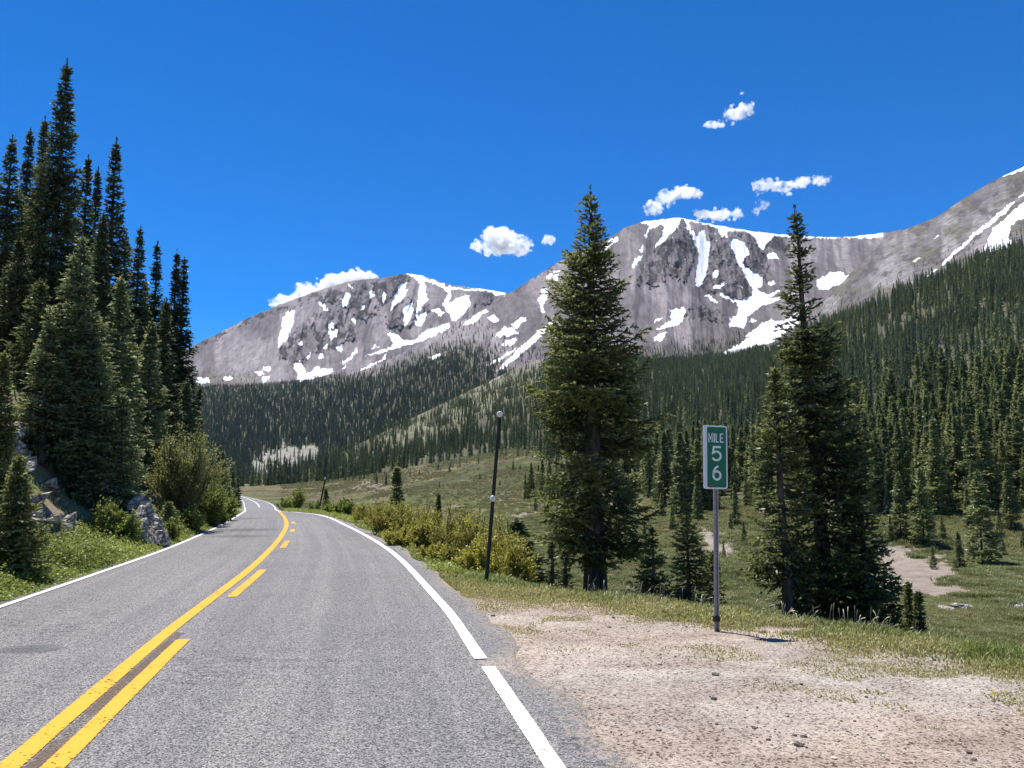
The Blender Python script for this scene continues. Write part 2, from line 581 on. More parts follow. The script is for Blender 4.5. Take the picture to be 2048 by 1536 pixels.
def ground(x, y):
    x = np.asarray(x, float); y = np.asarray(y, float)
    zr = zroad(y)
    z = zr - 0.03
    # left verge and cut bank
    slope = np.gradient(EL_s[:, 0], EL_s[:, 1])
    ct = 1 / np.sqrt(1 + np.interp(y, EL_s[:, 1], slope) ** 2)
    dl = (xL(y) - x) * ct
    bank = 0.10 * np.clip(dl - 0.2, 0, 1.3) + 1.0 * np.clip(dl - 1.5, 0, 4.2) + 0.62 * np.clip(dl - 5.7, 0, 40)
    rough = sstep(1.2, 3.5, dl)
    bank = bank + rough * (0.55 * fbm(x * 0.35, y * 0.35, 4, 3) + 0.25 * fbm(x * 1.5, y * 1.5, 3, 5)) * np.clip(dl * 0.3, 0, 1.5)
    z = z + np.where(dl > 0, bank, 0)
    # right: gentle fall over the crest, then the slope to the valley floor
    d = crest_dist(x, y)
    dp = np.clip(d + 0.6, 0, None)
    drop = np.where(dp < 2.0, 0.12 * dp * dp, 0.48 + 0.48 * (dp - 2.0))
    floor = VALLEY + 0.9 * fbm(x * 0.02, y * 0.02, 3, 11) + 0.35 * fbm(x * 0.12, y * 0.12, 3, 12)
    zz = z - drop
    right = d > -0.6
    k_ = 1.2
    sm = np.maximum(zz, floor) + np.clip(k_ - np.abs(zz - floor), 0, None) ** 2 / (4 * k_)
    z = np.where(right, np.where(zz > floor + 3, zz, sm), z)
    z = z + 0.035 * fbm(x * 0.9, y * 0.9, 3, 21) * sstep(0.15, 1.2, x - xR(y)) * sstep(-8, 1.0, d)
    z = z + np.where(d > 0.5, 0.12 * fbm(x * 0.8, y * 0.8, 3, 22), 0)
    return z


def g1(x, y):
    return float(ground(np.array([x]), np.array([y]))[0])


# ------------------------------------------------------------------ ground colours
GRAVEL = np.array((0.312, 0.274, 0.240))
GREEN = np.array((0.074, 0.084, 0.030))
TAN = np.array((0.165, 0.138, 0.073))
OLIVE = np.array((0.080, 0.073, 0.038))
PALE = np.array((0.235, 0.203, 0.172))
DIRT = np.array((0.23, 0.18, 0.135))
FLOOR = np.array((0.085, 0.083, 0.055))
PALE_POLYS = [[(1730, 1095), (1790, 1085), (1850, 1115), (1890, 1105), (1935, 1155), (1850, 1172), (1760, 1165)],
              [(1700, 1165), (1850, 1162), (1960, 1172), (2010, 1186), (1880, 1192), (1740, 1200)],
              [(1395, 1050), (1440, 1060), (1490, 1140), (1420, 1110)],
              [(995, 1032), (1060, 1024), (1085, 1036), (1010, 1041)],
              [(690, 972), (760, 965), (790, 972), (720, 980)]]


def meadow_col(x, y, z):
    px, py = proj(x, y, z)
    a = fbm(x * 0.018, y * 0.010, 4, 31)
    b = fbm(x * 0.12, y * 0.05, 4, 32)
    w = sstep(-0.25, 0.35, a + 0.7 * b)
    c = GREEN * (1 - w[:, None]) + TAN * w[:, None]
    o = sstep(0.0, 0.35, fbm(x * 0.06 + 40, y * 0.035, 4, 33))
    c = c * (1 - 0.7 * o[:, None]) + OLIVE * 0.7 * o[:, None]
    near = sstep(75, 45, y) * sstep(-0.35, 0.1, fbm(x * 0.1, y * 0.1, 3, 35) + 0.1)
    c = c * (1 - 0.8 * near[:, None]) + np.array((0.085, 0.098, 0.045)) * 0.8 * near[:, None]
    mt = fbm(x * 0.45, y * 0.15, 4, 38, 0.7)
    c = c * (1 + 0.5 * mt)[:, None]
    rj = np.random.default_rng(5)
    wp = px + 34 * fbm(px * 0.03, py * 0.07, 5, 36, 0.65) + rj.normal(0, 6, len(px)); wq = py + 20 * fbm(px * 0.03 + 9, py * 0.08, 5, 37, 0.65) + rj.normal(0, 3, len(px))
    pale = np.zeros(len(x), bool)
    for P in PALE_POLYS:
        pale |= in_poly(wp, wq, P)
    c[pale] = PALE * (0.85 + 0.3 * vnoise(x[pale], y[pale], 4))[:, None]
    return c, pale


# ------------------------------------------------------------------ near ground sheet
def spaced(lo, hi, d0, grow):
    p = [0.0]; d = d0
    while p[-1] < hi:
        p.append(p[-1] + d); d *= grow
    q = [0.0]; d = d0
    while q[-1] > lo:
        q.append(q[-1] - d); d *= grow
    return np.array(sorted(set(q + p)))


gx = spaced(-125, 125, 0.13, 1.0165)
ys = spaced(-1, 130, 0.13, 1.009)
ys = np.concatenate([[-30, -22, -16, -12, -9, -7, -5.5, -4, -3, -2], ys[ys > -1.2] + 0.0])
GX, GY = np.meshgrid(gx, ys)
GX = GX + np.interp(GY, [-30, 40, 130], [0, -4, -25])      # shear the sheet along the road
X = GX.ravel(); Y = GY.ravel()
Z = ground(X, Y)
Z = Z - sstep(104, 128, Y) * 6
dcr = crest_dist(X, Y)
dlf = xL(Y) - X
mcol, mpale = meadow_col(X, np.maximum(Y, 3), Z)
c = mcol
# right shoulder: gravel up to the crest, fading to grass
edge_n = dcr + 0.9 * fbm(X * 0.5, Y * 0.5, 4, 41) + 0.5 * fbm(X * 2.2, Y * 2.2, 3, 42)
narrow = np.interp(Y, [0, 13, 22, 60], [1.3, 1.1, 0.35, 0.2])
gw = sstep(-0.1, -1.0, edge_n + (1.0 - narrow) * -0.0)
gw = gw * (X > -0.5 + xR(Y))
gw = np.where(dcr > 1.0, 0, gw)
tone = fbm(X * 0.35, Y * 0.9, 4, 43)
gcol = GRAVEL * (1 + 0.16 * tone)[:, None] + np.array((0.02, 0.0, -0.01)) * fbm(X * 0.25, Y * 0.5, 3, 44)[:, None]
rut = np.zeros(len(X))
for (xa, ya_, kx, cc) in [(0.6, 5.6, 0.30, 0.020), (0.6, 6.9, 0.30, 0.018), (0.2, 8.2, 0.22, 0.030), (-0.2, 9.4, 0.18, 0.030), (1.5, 4.4, 0.12, 0.03)]:
    yc_ = ya_ + kx * (X - xa) + cc * (X - xa) ** 2 * np.sign(X - xa) * 0.4 + 0.12 * fbm(X * 0.7, X * 0, 3, 74)
    dd_ = (Y - yc_) / 0.14
    rut += np.exp(-dd_ ** 2) - 0.6 * np.exp(-((np.abs(dd_) - 1.8) / 0.6) ** 2)
gcol = gcol * (1 + 0.16 * rut * sstep(-0.5, 0.2, fbm(X * 0.4, Y * 0.4, 3, 75)))[:, None]
verge = np.array((0.20, 0.175, 0.085)) * (1 + 0.3 * fbm(X * 0.7, Y * 0.7, 3, 45))[:, None]
inside = sstep(2.5, 0.8, dcr)[:, None]
c = c * (1 - inside) + verge * inside
c = c * (1 - gw[:, None]) + gcol * gw[:, None]
# left bank: dirt, patches of grass
lw = sstep(0.2, 1.0, dlf)
bankc = DIRT * (1 + 0.45 * fbm(X * 0.8, Y * 0.8, 4, 51))[:, None]
bg_ = sstep(0.0, 0.35, fbm(X * 0.25, Y * 0.25, 4, 52) - 0.18 + 0.45 * sstep(4.5, 8, dlf))
bankc = bankc * (1 - bg_[:, None]) + np.array((0.15, 0.18, 0.045)) * bg_[:, None]
low = sstep(2.2, 1.2, dlf)
bankc = bankc * (1 - low[:, None]) + np.array((0.07, 0.08, 0.03)) * low[:, None]
c = c * (1 - lw[:, None]) + bankc * lw[:, None]
me = mesh_np("ground", np.stack([X, Y, Z], -1), grid_faces(len(ys), len(gx)), True)
attr(me, "col", np.clip(c, 0.01, 0.9), 'POINT', 'FLOAT_COLOR')
sp = np.maximum(gw, 0.8 * mpale) * 1.0
sp = np.maximum(sp, 0.45 * lw * (1 - bg_) * (1 - low))
attr(me, "speck", sp)
attr(me, "snow", np.zeros(len(X)))
attr(me, "crag", np.zeros(len(X)))
link("ground", me, M['terrain'], kind='structure', label="gravel turnout, grassy bank and valley floor beside the road")

# ------------------------------------------------------------------ road sheet and markings
rows_y = np.concatenate([np.arange(-6, 20, 0.25), np.arange(20, 52, 0.5), np.arange(52, 270, 2.0)])
lat = np.linspace(-0.055, 1.05, 30)
RX = xL(rows_y)[:, None] + (xR(rows_y) - xL(rows_y))[:, None] * lat[None, :]
# ragged outer asphalt edge
RX[:, -1] += 0.20 * fbm(rows_y * 0.8, rows_y * 0, 4, 61) + np.interp(rows_y, [4.0, 5.0, 6.2, 7.2, 7.6, 8.6, 9.6], [.16, .22, .18, .22, .10, .04, 0.08])
RX[:, -1] = np.maximum(RX[:, -1], RX[:, -2] + 0.03)
RX[:, 0] -= 0.05 * fbm(rows_y * 1.1, rows_y * 0, 3, 62)
RY = np.repeat(rows_y[:, None], len(lat), 1)
RZ = zroad(RY) + 0.02 - 0.02 * np.abs(lat[None, :] - 0.5) * 0.5
RX = np.concatenate([RX[:, :1] - 0.05, RX, RX[:, -1:] + 0.06], 1); RZ = np.concatenate([RZ[:, :1] - 0.09, RZ, RZ[:, -1:] - 0.10], 1)
lat = np.concatenate([[-0.07], lat, [1.07]]); RY = np.repeat(rows_y[:, None], len(lat), 1)
me = mesh_np("road", np.stack([RX, RY, RZ], -1).reshape(-1, 3), grid_faces(len(rows_y), len(lat)), True)
uvl = me.uv_layers.new(name="UVMap")
vi = np.zeros(len(me.loops), np.int32); me.loops.foreach_get("vertex_index", vi)
uvs = np.stack([np.repeat((lat * 6.6)[None], len(rows_y), 0).ravel(), RY.ravel()], -1)[vi]
uvl.data.foreach_set("uv", uvs.astype(np.float32).ravel())
ppx, ppy = proj(RX.ravel(), np.maximum(RY.ravel(), 2.5), RZ.ravel())
tar = np.zeros(RX.size)
for (cx, cy, rx, ry, s) in [(-6.3, 8.75, 1.1, 0.42, 1.0), (-5.4, 9.3, .5, .3, 1.0), (-10.2, 31, 2.2, 1.3, .8), (-9.2, 27.5, 1.6, 1.0, .8), (-13, 40, 1.6, 1.5, .7),
                            (-3.4, 38, 1.5, .5, .6), (-9.0, 39.0, 1.2, .5, .7)]:
    tar = np.maximum(tar, s * np.exp(-(((RX.ravel() - cx) / rx) ** 2 + ((RY.ravel() - cy) / ry) ** 2)))
attr(me, "tar", tar)
dirt = np.repeat(sstep(0.985, 1.05, lat)[None], len(rows_y), 0).ravel() * 0.75
gap = np.exp(-((RY.ravel() - 8.55) / 0.35) ** 2) * sstep(0.9, 1.0, np.repeat(lat[None], len(rows_y), 0).ravel())
attr(me, "dirt", np.clip(dirt + 0.55 * gap, 0, 1))
link("road", me, M['asphalt'], kind='structure', label="grey two-lane asphalt mountain road curving left")


def strip(name, path, w, mat, z=0.028, y0=None, y1=None, off=0.0, jit=0.006, label=None):
    P = path
    if y0 is not None:
        P = P[(P[:, 1] >= y0) & (P[:, 1] <= y1)]
    d = np.gradient(P, axis=0); d /= np.linalg.norm(d, axis=1)[:, None]
    nrm = np.stack([d[:, 1], -d[:, 0]], -1)
    cols = [-0.5, -0.36, 0, 0.36, 0.5]
    V = []; E = []
    for c_ in cols:
        o_ = np.full(len(P), off + c_ * w)
        if abs(c_) == 0.5:
            o_ = o_ + jit * fbm(P[:, 1] * 3.1, P[:, 1] * 0 + c_, 3, 71)
        q = P + nrm * o_[:, None]
        V.append(np.stack([q[:, 0], q[:, 1], zroad(q[:, 1]) + z], -1)); E.append(np.full(len(P), 1.0 if abs(c_) == 0.5 else 0.0))
    V = np.stack(V, 1).reshape(-1, 3); E = np.stack(E, 1).ravel()
    me = mesh_np(name, V, grid_faces(len(P), len(cols)), False)
    attr(me, "edge", E)
    return link(name, me, mat, kind='structure', label=label)


fine = lambda P: smooth_poly(P, 0.12)
YCf, ERf, ELf = fine(YC), fine(ER), fine(EL)
strip("road_marking", YCf, 0.20, M['yellow'], label="solid yellow centre line of the road")
strip("road_marking", YCf, 0.15, M['grime'], z=0.0245, off=0.155, y0=-5, y1=10.3, label="dark grime of old paint along the centre line")
for (ya, yb) in [(-5.5, 9.85), (13.2, 17.3), (22.6, 25.4), (29.4, 31.2), (35.0, 36.8)]:
    strip("road_marking", YCf, 0.19, M['yellow'], y0=ya, y1=yb, off=0.29, label="yellow dash beside the solid yellow centre line")
strip("road_marking", ERf, 0.17, M['white'], y0=-5, y1=8.48, off=-0.02, label="white right edge line nearest the viewer")
strip("road_marking", ERf, 0.17, M['white'], y0=8.66, y1=268, off=-0.04, label="white right edge line running along the curve")
strip("road_marking", ELf, 0.13, M['white'], y0=-5, y1=268, off=0.06, label="white left edge line along the green verge")
FC = (smooth_poly(EL, 0.5), smooth_poly(ER, 0.5))
fy = np.arange(60, 262, 1.0)
strip("road_marking", np.stack([(xL(fy) + xR(fy)) / 2, fy], -1), 0.22, M['white'], y0=140, y1=262, label="pale centre line on the far stretch of road")

# ------------------------------------------------------------------ far terrain sheets (real heightfields)
I = np.interp
S_C = np.array([(-800, 960), (400, 972), (540, 966), (575, 958), (600, 946), (700, 897), (800, 848), (900, 800), (1000, 752), (1050, 728), (1100, 712), (1200, 706), (1300, 724), (1380, 724), (1440, 716),
                (1500, 703), (1540, 688), (1570, 668), (1600, 645), (1660, 592), (1700, 548), (1745, 505), (1765, 482), (1800, 462), (1850, 444), (1880, 430), (1930, 395), (1990, 360), (2048, 333), (2200, 275), (2900, 150)], float)
Y_C = np.array([(-800, 500), (400, 440), (560, 470), (600, 560), (700, 700), (800, 850), (900, 1000), (1000, 1150), (1100, 1300), (1300, 1350), (1440, 1380), (1540, 1500), (1600, 1600), (1700, 1800), (1760, 1900), (1850, 2000), (2048, 2100), (2900, 2300)], float)
F_C = np.array([(-800, 985), (400, 978), (560, 970), (600, 967), (640, 963), (700, 955), (800, 940), (900, 922), (1000, 904), (1060, 900), (1150, 950), (1250, 1008), (1350, 1035), (1500, 1047), (1760, 1072), (1900, 1078), (2048, 1078), (2900, 1078)], float)
FY_C = np.array([(-800, 330), (400, 400), (560, 440), (600, 460), (700, 480), (1000, 480), (1060, 450), (1150, 280), (1250, 200), (1350, 158), (1500, 142), (1760, 128), (1900, 123), (2048, 121), (2900, 118)], float)

TREE_C = np.array([(0, 800), (560, 900), (900, 780), (1000, 735), (1060, 745), (1100, 722), (1200, 690), (1440, 700), (1520, 700), (1560, 700), (1600, 670), (1645, 645), (1740, 622), (1840, 572), (1980, 512), (2048, 500), (2300, 470)], float)

snow4 = [[(560,548),(600,550),(590,620),(545,720),(505,750),(515,690),(535,600)], [(730,503),(760,515),(783,548),(765,545),(735,520)], [(870,455),(905,448),(908,475),(885,530),(860,530),(855,480)],
 [(895,402),(910,410),(915,430),(900,420)], [(965,515),(980,520),(980,545),(967,545)], [(1005,450),(1025,440),(1030,475),(1010,480)], [(1080,450),(1105,445),(1095,480),(1080,515),(1075,480)],
 [(1180,395),(1215,390),(1200,430),(1220,430),(1200,475),(1150,520),(1120,550),(1130,500),(1160,450)],
 [(1200,345),(1245,348),(1280,358),(1330,374),(1400,398),(1450,421),(1520,430),(1600,430),(1650,425),(1760,452),(1740,470),(1700,462),(1660,445),(1570,440),(1450,440),(1455,470),(1440,510),(1470,490),(1530,465),(1555,470),(1560,510),(1530,560),(1480,610),(1455,605),(1450,570),(1410,520),(1420,490),(1440,450),(1400,420),(1340,395),(1300,390),(1320,420),(1318,470),(1330,495),(1300,520),(1265,575),(1260,530),(1275,500),(1270,450),(1285,400),(1250,370)],
 [(1190,540),(1245,500),(1245,545),(1210,630),(1190,620)], [(1340,545),(1385,535),(1420,560),(1400,580),(1370,560)], [(1250,620),(1270,565),(1320,565),(1315,590),(1290,640)], [(905,595),(935,600),(935,620),(915,612)],
 [(780,620),(800,600),(815,625),(800,650),(830,655),(825,690),(800,710),(790,680)], [(820,750),(860,735),(865,765),(845,780)], [(665,790),(685,778),(685,800),(670,818)], [(625,720),(640,715),(640,740),(628,740)],
 [(735,790),(755,780),(755,805),(735,812)], [(590,845),(630,830),(660,870),(665,895),(690,890),(725,840),(735,870),(800,865),(805,885),(750,905),(690,925),(630,935),(605,930),(615,895)],
 [(845,835),(890,815),(925,765),(950,745),(945,770),(910,805),(880,835),(870,835)], [(1015,755),(1065,735),(1060,745),(1020,762)],
 [(985,800),(1050,770),(1110,755),(1140,735),(1105,680),(1120,665),(1165,690),(1190,710),(1250,715),(1290,680),(1320,655),(1400,630),(1440,610),(1450,640),(1400,670),(1330,700),(1260,730),(1150,755),(1060,785)],
 [(1515,630),(1560,590),(1640,545),(1660,545),(1600,600),(1540,630)], [(420,915),(470,905),(440,945),(420,940)], [(425,860),(460,852),(475,870),(460,885),(430,880)], [(380,885),(425,880),(430,900),(400,905)],
 [(40,925),(70,915),(130,920),(140,945),(80,945)], [(205,920),(235,905),(265,915),(230,930)], [(855,865),(880,845),(885,850),(865,875)], [(960,872),(1050,828),(1100,793),(1100,804),(1030,848),(975,876)], [(765,735),(780,730),(775,755),(757,755)],
 [(1650,590),(1690,575),(1710,590),(1705,610),(1680,612)], [(1790,625),(1830,590),(1860,585),(1850,610),(1800,650)], [(1700,690),(1740,640),(1800,650),(1820,680),(1780,685)], [(1720,740),(1760,705),(1810,700),(1800,730),(1750,745)],
 [(1640,860),(1720,800),(1820,745),(1800,770),(1700,830)], [(1700,880),(1720,862),(1790,790),(1870,715),(1920,665),(1960,635),(2010,600),(2010,630),(1960,675),(1900,735),(1830,795),(1760,850)],
 [(1930,490),(1950,430),(1990,420),(1980,450),(1960,520),(1955,555),(1940,550)], [(1975,360),(2010,345),(2040,355),(2030,385),(1995,390)], [(2005,330),(2045,322),(2048,332),(2010,338)], [(1330,810),(1370,790),(1420,790),(1350,820)]]
snow5 = [[(700,240),(760,222),(850,216),(940,200),(1000,207),(1080,226),(1180,250),(1300,265),(1400,281),(1520,287),(1620,300),(1720,303),(1850,296),(2060,280),(2060,316),(1930,325),(1850,320),(1760,322),(1620,322),(1540,315),(1470,310),(1430,340),(1405,390),(1380,370),(1350,310),(1300,285),(1230,280),(1200,290),(1200,325),(1165,310),(1155,265),(1080,245),(1000,228),(990,235),(1000,270),(1030,300),(1075,275),(1090,330),(1115,355),(1110,395),(1100,450),(1075,560),(1045,590),(1025,580),(1035,480),(1045,420),(1030,370),(1005,310),(980,265),(960,215),(945,215),(920,265),(870,320),(830,360),(795,385),(815,345),(840,310),(850,250),(800,260),(770,280),(745,330),(750,290),(775,245),(745,238)],
 [(730,370),(740,360),(735,400),(720,400)], [(670,470),(700,430),(740,415),(715,450),(690,485),(670,480)], [(520,380),(560,325),(600,318),(590,340),(560,360),(530,390)], [(205,535),(240,518),(270,520),(262,555),(235,568)],
 [(235,500),(280,495),(275,508),(240,512)], [(165,690),(175,610),(215,590),(210,640),(185,700),(190,730),(170,730)],
 [(1210,350),(1235,320),(1300,340),(1310,365),(1325,400),(1300,430),(1285,460),(1300,475),(1350,510),(1390,540),(1400,580),(1380,590),(1360,590),(1390,620),(1420,635),(1500,605),(1500,615),(1430,650),(1400,650),(1460,655),(1570,625),(1570,645),(1450,680),(1380,700),(1350,730),(1310,760),(1305,800),(1290,820),(1250,810),(1215,815),(1220,770),(1255,740),(1265,700),(1250,680),(1160,640),(1165,625),(1250,660),(1290,660),(1340,640),(1340,600),(1300,540),(1290,500),(1260,450),(1240,400),(1230,370)],
 [(1420,420),(1440,400),(1470,410),(1490,440),(1450,440),(1420,430)], [(1420,565),(1460,560),(1470,580),(1440,585)], [(1120,590),(1165,575),(1185,560),(1190,575),(1150,605),(1125,605)], [(1115,540),(1130,500),(1155,500),(1140,540)],
 [(1070,640),(1110,635),(1150,690),(1120,670)], [(815,830),(850,805),(890,770),(895,730),(875,715),(960,705),(968,740),(950,790),(900,810),(850,825)], [(790,785),(810,768),(850,762),(830,780)], [(790,880),(830,850),(870,842),(850,880),(810,895)],
 [(1320,785),(1340,768),(1375,775),(1345,790)], [(1300,860),(1400,790),(1440,775),(1480,775),(1530,770),(1600,720),(1640,700),(1600,790),(1515,850),(1490,880),(1420,910),(1320,940),(1270,970),(1240,960),(1130,995),(1020,1015),(1080,990),(1180,960),(1290,890),(1330,870)],
 [(1700,550),(1770,515),(1830,508),(1860,525),(1905,522),(1880,550),(1820,580),(1760,600),(1730,610),(1700,590)]]
snow5c = [[(1800,775),(1830,755),(1900,740),(1970,725),(1965,737),(1880,757),(1820,777)]]
snow6 = [[(715,400),(790,384),(850,360),(900,343),(960,303),(1000,268),(1004,285),(950,330),(900,362),(850,378),(790,400),(725,412)], [(1030,258),(1070,224),(1130,183),(1198,160),(1195,178),(1140,200),(1080,240),(1035,268)], [(1225,140),(1300,110),(1420,70),(1420,95),(1300,132),(1230,152)],
 [(980,585),(1030,530),(1090,480),(1130,440),(1200,385),(1290,310),(1350,262),(1355,270),(1300,330),(1220,395),(1150,445),(1100,490),(1040,545),(990,590)], [(900,650),(930,620),(960,610),(930,640)], [(835,570),(870,545),(870,555),(850,572)],
 [(940,455),(965,430),(965,440)], [(1195,505),(1240,420),(1240,400),(1290,370),(1360,300),(1420,255),(1420,345),(1360,365),(1330,395),(1325,455),(1340,465),(1330,515),(1280,530),(1230,545),(1200,520)], [(1370,240),(1420,208),(1420,222),(1380,240)]]
cv = lambda L, x0, y0, s: [[(x0 + u / s, y0 + v / s) for u, v in P] for P in L]
SNOW_AB = cv(snow4, 370, 420, 2.731) + cv(snow5, 1020, 360, 2.7676)
SNOW_C = cv(snow6, 1500, 300, 2.56) + cv(snow5c, 1020, 360, 2.7676)
crag4 = [[(510,760),(560,700),(620,640),(690,580),(760,540),(800,560),(880,580),(930,640),(930,690),(860,720),(800,770),(700,790),(640,830),(580,840),(510,800)], [(700,480),(860,410),(1000,390),(1100,380),(1180,352),(1240,360),(1220,390),(1150,450),(1060,540),(1000,600),(940,590),(880,560),(820,500),(740,510)],
 [(1100,560),(1200,480),(1330,520),(1330,560),(1240,640),(1150,650),(1100,640)], [(1580,480),(1640,440),(1700,470),(1650,520),(1570,520)], [(40,740),(200,660),(400,560),(560,520),(700,450),(860,395),(860,410),(700,480),(560,545),(400,590),(200,690),(40,770)]]
crag5 = [[(850,330),(930,230),(1000,300),(1030,400),(1010,470),(960,560),(900,520),(800,600),(700,560),(760,440)], [(1090,250),(1150,260),(1210,300),(1240,420),(1330,600),(1330,650),(1250,660),(1120,620),(1030,600),(1100,470),(1130,360)], [(1220,280),(1330,290),(1380,390),(1420,430),(1420,560),(1330,500),(1290,440),(1330,390),(1300,330)],
 [(1400,360),(1450,310),(1540,320),(1560,370),(1500,400),(1420,390)], [(960,740),(1050,700),(1200,740),(1180,790),(1010,770)], [(0,630),(120,530),(300,440),(300,450),(120,560),(0,650)]]
CRAG_AB = cv(crag4, 370, 420, 2.731) + cv(crag5, 1020, 360, 2.7676)
SCREE = np.array((0.232, 0.207, 0.210)); SCREE2 = np.array((0.138, 0.123, 0.128)); CRAGC = np.array((0.036, 0.033, 0.037)); ALP = np.array((0.095, 0.088, 0.058))  # CRAGC: dark rock with the shade of steep cliff faces in its colour
TALUS = np.array((0.235, 0.225, 0.19))


def poly_field(px, py, polys, wob=2.0, seed=81):
    wx = px + wob * 3.6 * fbm(px * 0.14, py * 0.10, 5, seed, 0.7); wy = py + wob * 3.6 * fbm(px * 0.14 + 31, py * 0.10, 5, seed + 7, 0.7)
    m = np.zeros(px.shape, bool)
    for P in polys:
        m |= in_poly(wx, wy, P)
    return m.astype(float)


def sheet_mesh(name, PX, PYv, YY, col, snow, crag, nr, nc, label, speck=None, rug=None):
    x, y, z = unproj(PX, PYv, YY)
    me = mesh_np(name, np.stack([x, y, z], -1).reshape(-1, 3), grid_faces(nr, nc), True)
    attr(me, "col", np.clip(col.reshape(-1, 3), 0.01, 0.95), 'POINT', 'FLOAT_COLOR')
    attr(me, "snow", snow.ravel()); attr(me, "crag", crag.ravel())
    attr(me, "rug", np.zeros(x.size) if rug is None else rug.ravel())
    attr(me, "speck", np.zeros(x.size) if speck is None else speck.ravel())
    o = link(name, me, M['terrain'], kind='structure', label=label)
    return np.stack([x, y, z], -1)


def back_rows(PX, PYv, YY, n=4):
    """close the hill behind its ridge"""
    for i in range(n):
        PX = np.vstack([PX, PX[-1:]]); YY = np.vstack([YY, YY[-1:] * 1.06]); PYv = np.vstack([PYv, PYv[-1:] + 14])
    return PX, PYv, YY


def scree_color(px, py, seed=90):
    s = fbm(px * 0.03 + 0.8 * fbm(px * 0.01, py * 0.01, 2, 3), py * 0.008, 5, seed) + 0.5 * fbm(px * 0.012, py * 0.016, 3, seed + 5)
    w = sstep(-0.25, 0.3, s)[..., None]
    c = SCREE2 * (1 - w) + SCREE * w
    c = c * (1 + 0.18 * fbm(px * 0.2, py * 0.05, 4, seed + 1))[..., None]
    return c


# --- A: left peak
pxs = np.arange(250, 1140, 1.5); nrA = 190
S_A = np.array([(250, 760), (330, 722), (385, 692), (450, 660), (500, 634), (560, 609), (640, 580), (700, 562), (760, 556), (790, 551), (820, 547), (845, 552), (870, 560), (900, 570), (960, 577), (1015, 587), (1140, 610)], float)
s = np.linspace(0, 1, nrA)[:, None]
PX = np.repeat(pxs[None], nrA, 0)
top = I(pxs, S_A[:, 0], S_A[:, 1])[None] + 1.6 * fbm(pxs * 0.12, pxs * 0, 4, 100)[None]
PYv = 815 + (top - 815) * s
YY = 2300 + (I(pxs, [250, 800, 1140], [3300, 3700, 3500])[None] - 2300) * s ** 0.85
edge = sstep(0, 0.12, 1 - s)
cr = poly_field(PX, PYv, CRAG_AB, 3.5, 84)
warp = PX + 14 * fbm(PX * 0.012, PYv * 0.012, 3, 101) + (PYv - 600) * 0.15
gul = ridged(warp * 0.022, PYv * 0.004, 4, 102) - 0.5
snA = poly_field(PX, PYv, SNOW_AB, 1.6)
YY = YY * (1 - 0.030 * gul * edge - 0.007 * edge * (ridged(warp * 0.08, PYv * 0.007, 3, 106) - 0.5) - (0.005 + 0.016 * cr) * (1 - 0.8 * snA) * (ridged(PX * 0.075 + 0.02 * PYv, PYv * 0.024, 4, 103) - 0.5) * edge)
PX, PYv, YY = back_rows(PX, PYv, YY); cr = np.vstack([cr] + [cr[-1:]] * 4)
nr = PX.shape[0]
colr = scree_color(PX, PYv)
crn = cr * sstep(-0.12, 0.12, fbm(PX * 0.10, PYv * 0.07, 5, 104, 0.65))
colr = colr * (1 - 0.88 * crn[..., None]) + CRAGC * 0.88 * crn[..., None]
lowl = sstep(720, 770, PYv + 25 * fbm(PX * 0.05, PYv * 0.05, 3, 105)) * sstep(560, 480, PX)
colr = colr * (1 - lowl[..., None] * 0.5) + ALP * 0.5 * lowl[..., None]
sn = poly_field(PX, PYv, SNOW_AB, 1.6)
sn = np.maximum(sn, 0.20 * cr)
PA = sheet_mesh("mountain", PX, PYv, YY, colr, sn, np.ones_like(PX), nr, len(pxs), "rounded grey peak streaked with snow beyond the road", rug=np.clip(crn + 0.12, 0, 1))
PXA, PYA = PX, PYv

# --- B: main mountain with its forested spur
pxs = np.concatenate([np.arange(-300, 340, 20), np.arange(340, 1960, 1.6)]); nrB = 330
S_B = np.array([(-300, 800), (300, 785), (400, 776), (480, 772), (560, 768), (620, 762), (700, 745), (760, 728), (830, 693), (900, 657), (960, 622), (1015, 589), (1060, 560), (1130, 516), (1190, 486), (1225, 472), (1250, 455), (1285, 443), (1325, 438), (1360, 435), (1400, 444), (1480, 459), (1560, 469), (1640, 474), (1700, 474), (1765, 466), (1850, 452), (1960, 430)], float)
Y_B = np.array([(-300, 2200), (380, 1900), (560, 1800), (700, 1750), (830, 1800), (960, 2000), (1130, 2300), (1360, 2600), (1560, 2900), (1760, 3000), (1960, 3100)], float)
FP_B = np.array([(-300, 990), (560, 990), (640, 975), (700, 930), (900, 840), (1100, 760), (1500, 760), (1600, 720), (1700, 640), (1800, 520), (1960, 470)], float)
FY_B = np.array([(-300, 470), (560, 490), (700, 760), (900, 1060), (1100, 1400), (1500, 1650), (1600, 1800), (1700, 2100), (1800, 2700), (1960, 2900)], float)
s = np.linspace(0, 1, nrB)[:, None]
PX = np.repeat(pxs[None], nrB, 0)
top = I(pxs, S_B[:, 0], S_B[:, 1])[None] + 1.5 * fbm(pxs * 0.1, pxs * 0, 4, 110)[None] + (6 * fbm(pxs * 0.02, pxs * 0, 3, 117) * sstep(760, 640, pxs))[None]
fp = I(pxs, FP_B[:, 0], FP_B[:, 1])[None]
PYv = fp + (top - fp) * s
fY = I(pxs, FY_B[:, 0], FY_B[:, 1])[None]
YY = fY + (I(pxs, Y_B[:, 0], Y_B[:, 1])[None] - fY) * s ** 1.15
edge = sstep(0, 0.10, 1 - s)
cr = poly_field(PX, PYv, CRAG_AB, 3.5, 85)
warp = PX + 16 * fbm(PX * 0.010, PYv * 0.010, 3, 111) + (PYv - 600) * (PX - 1360) * -0.0009
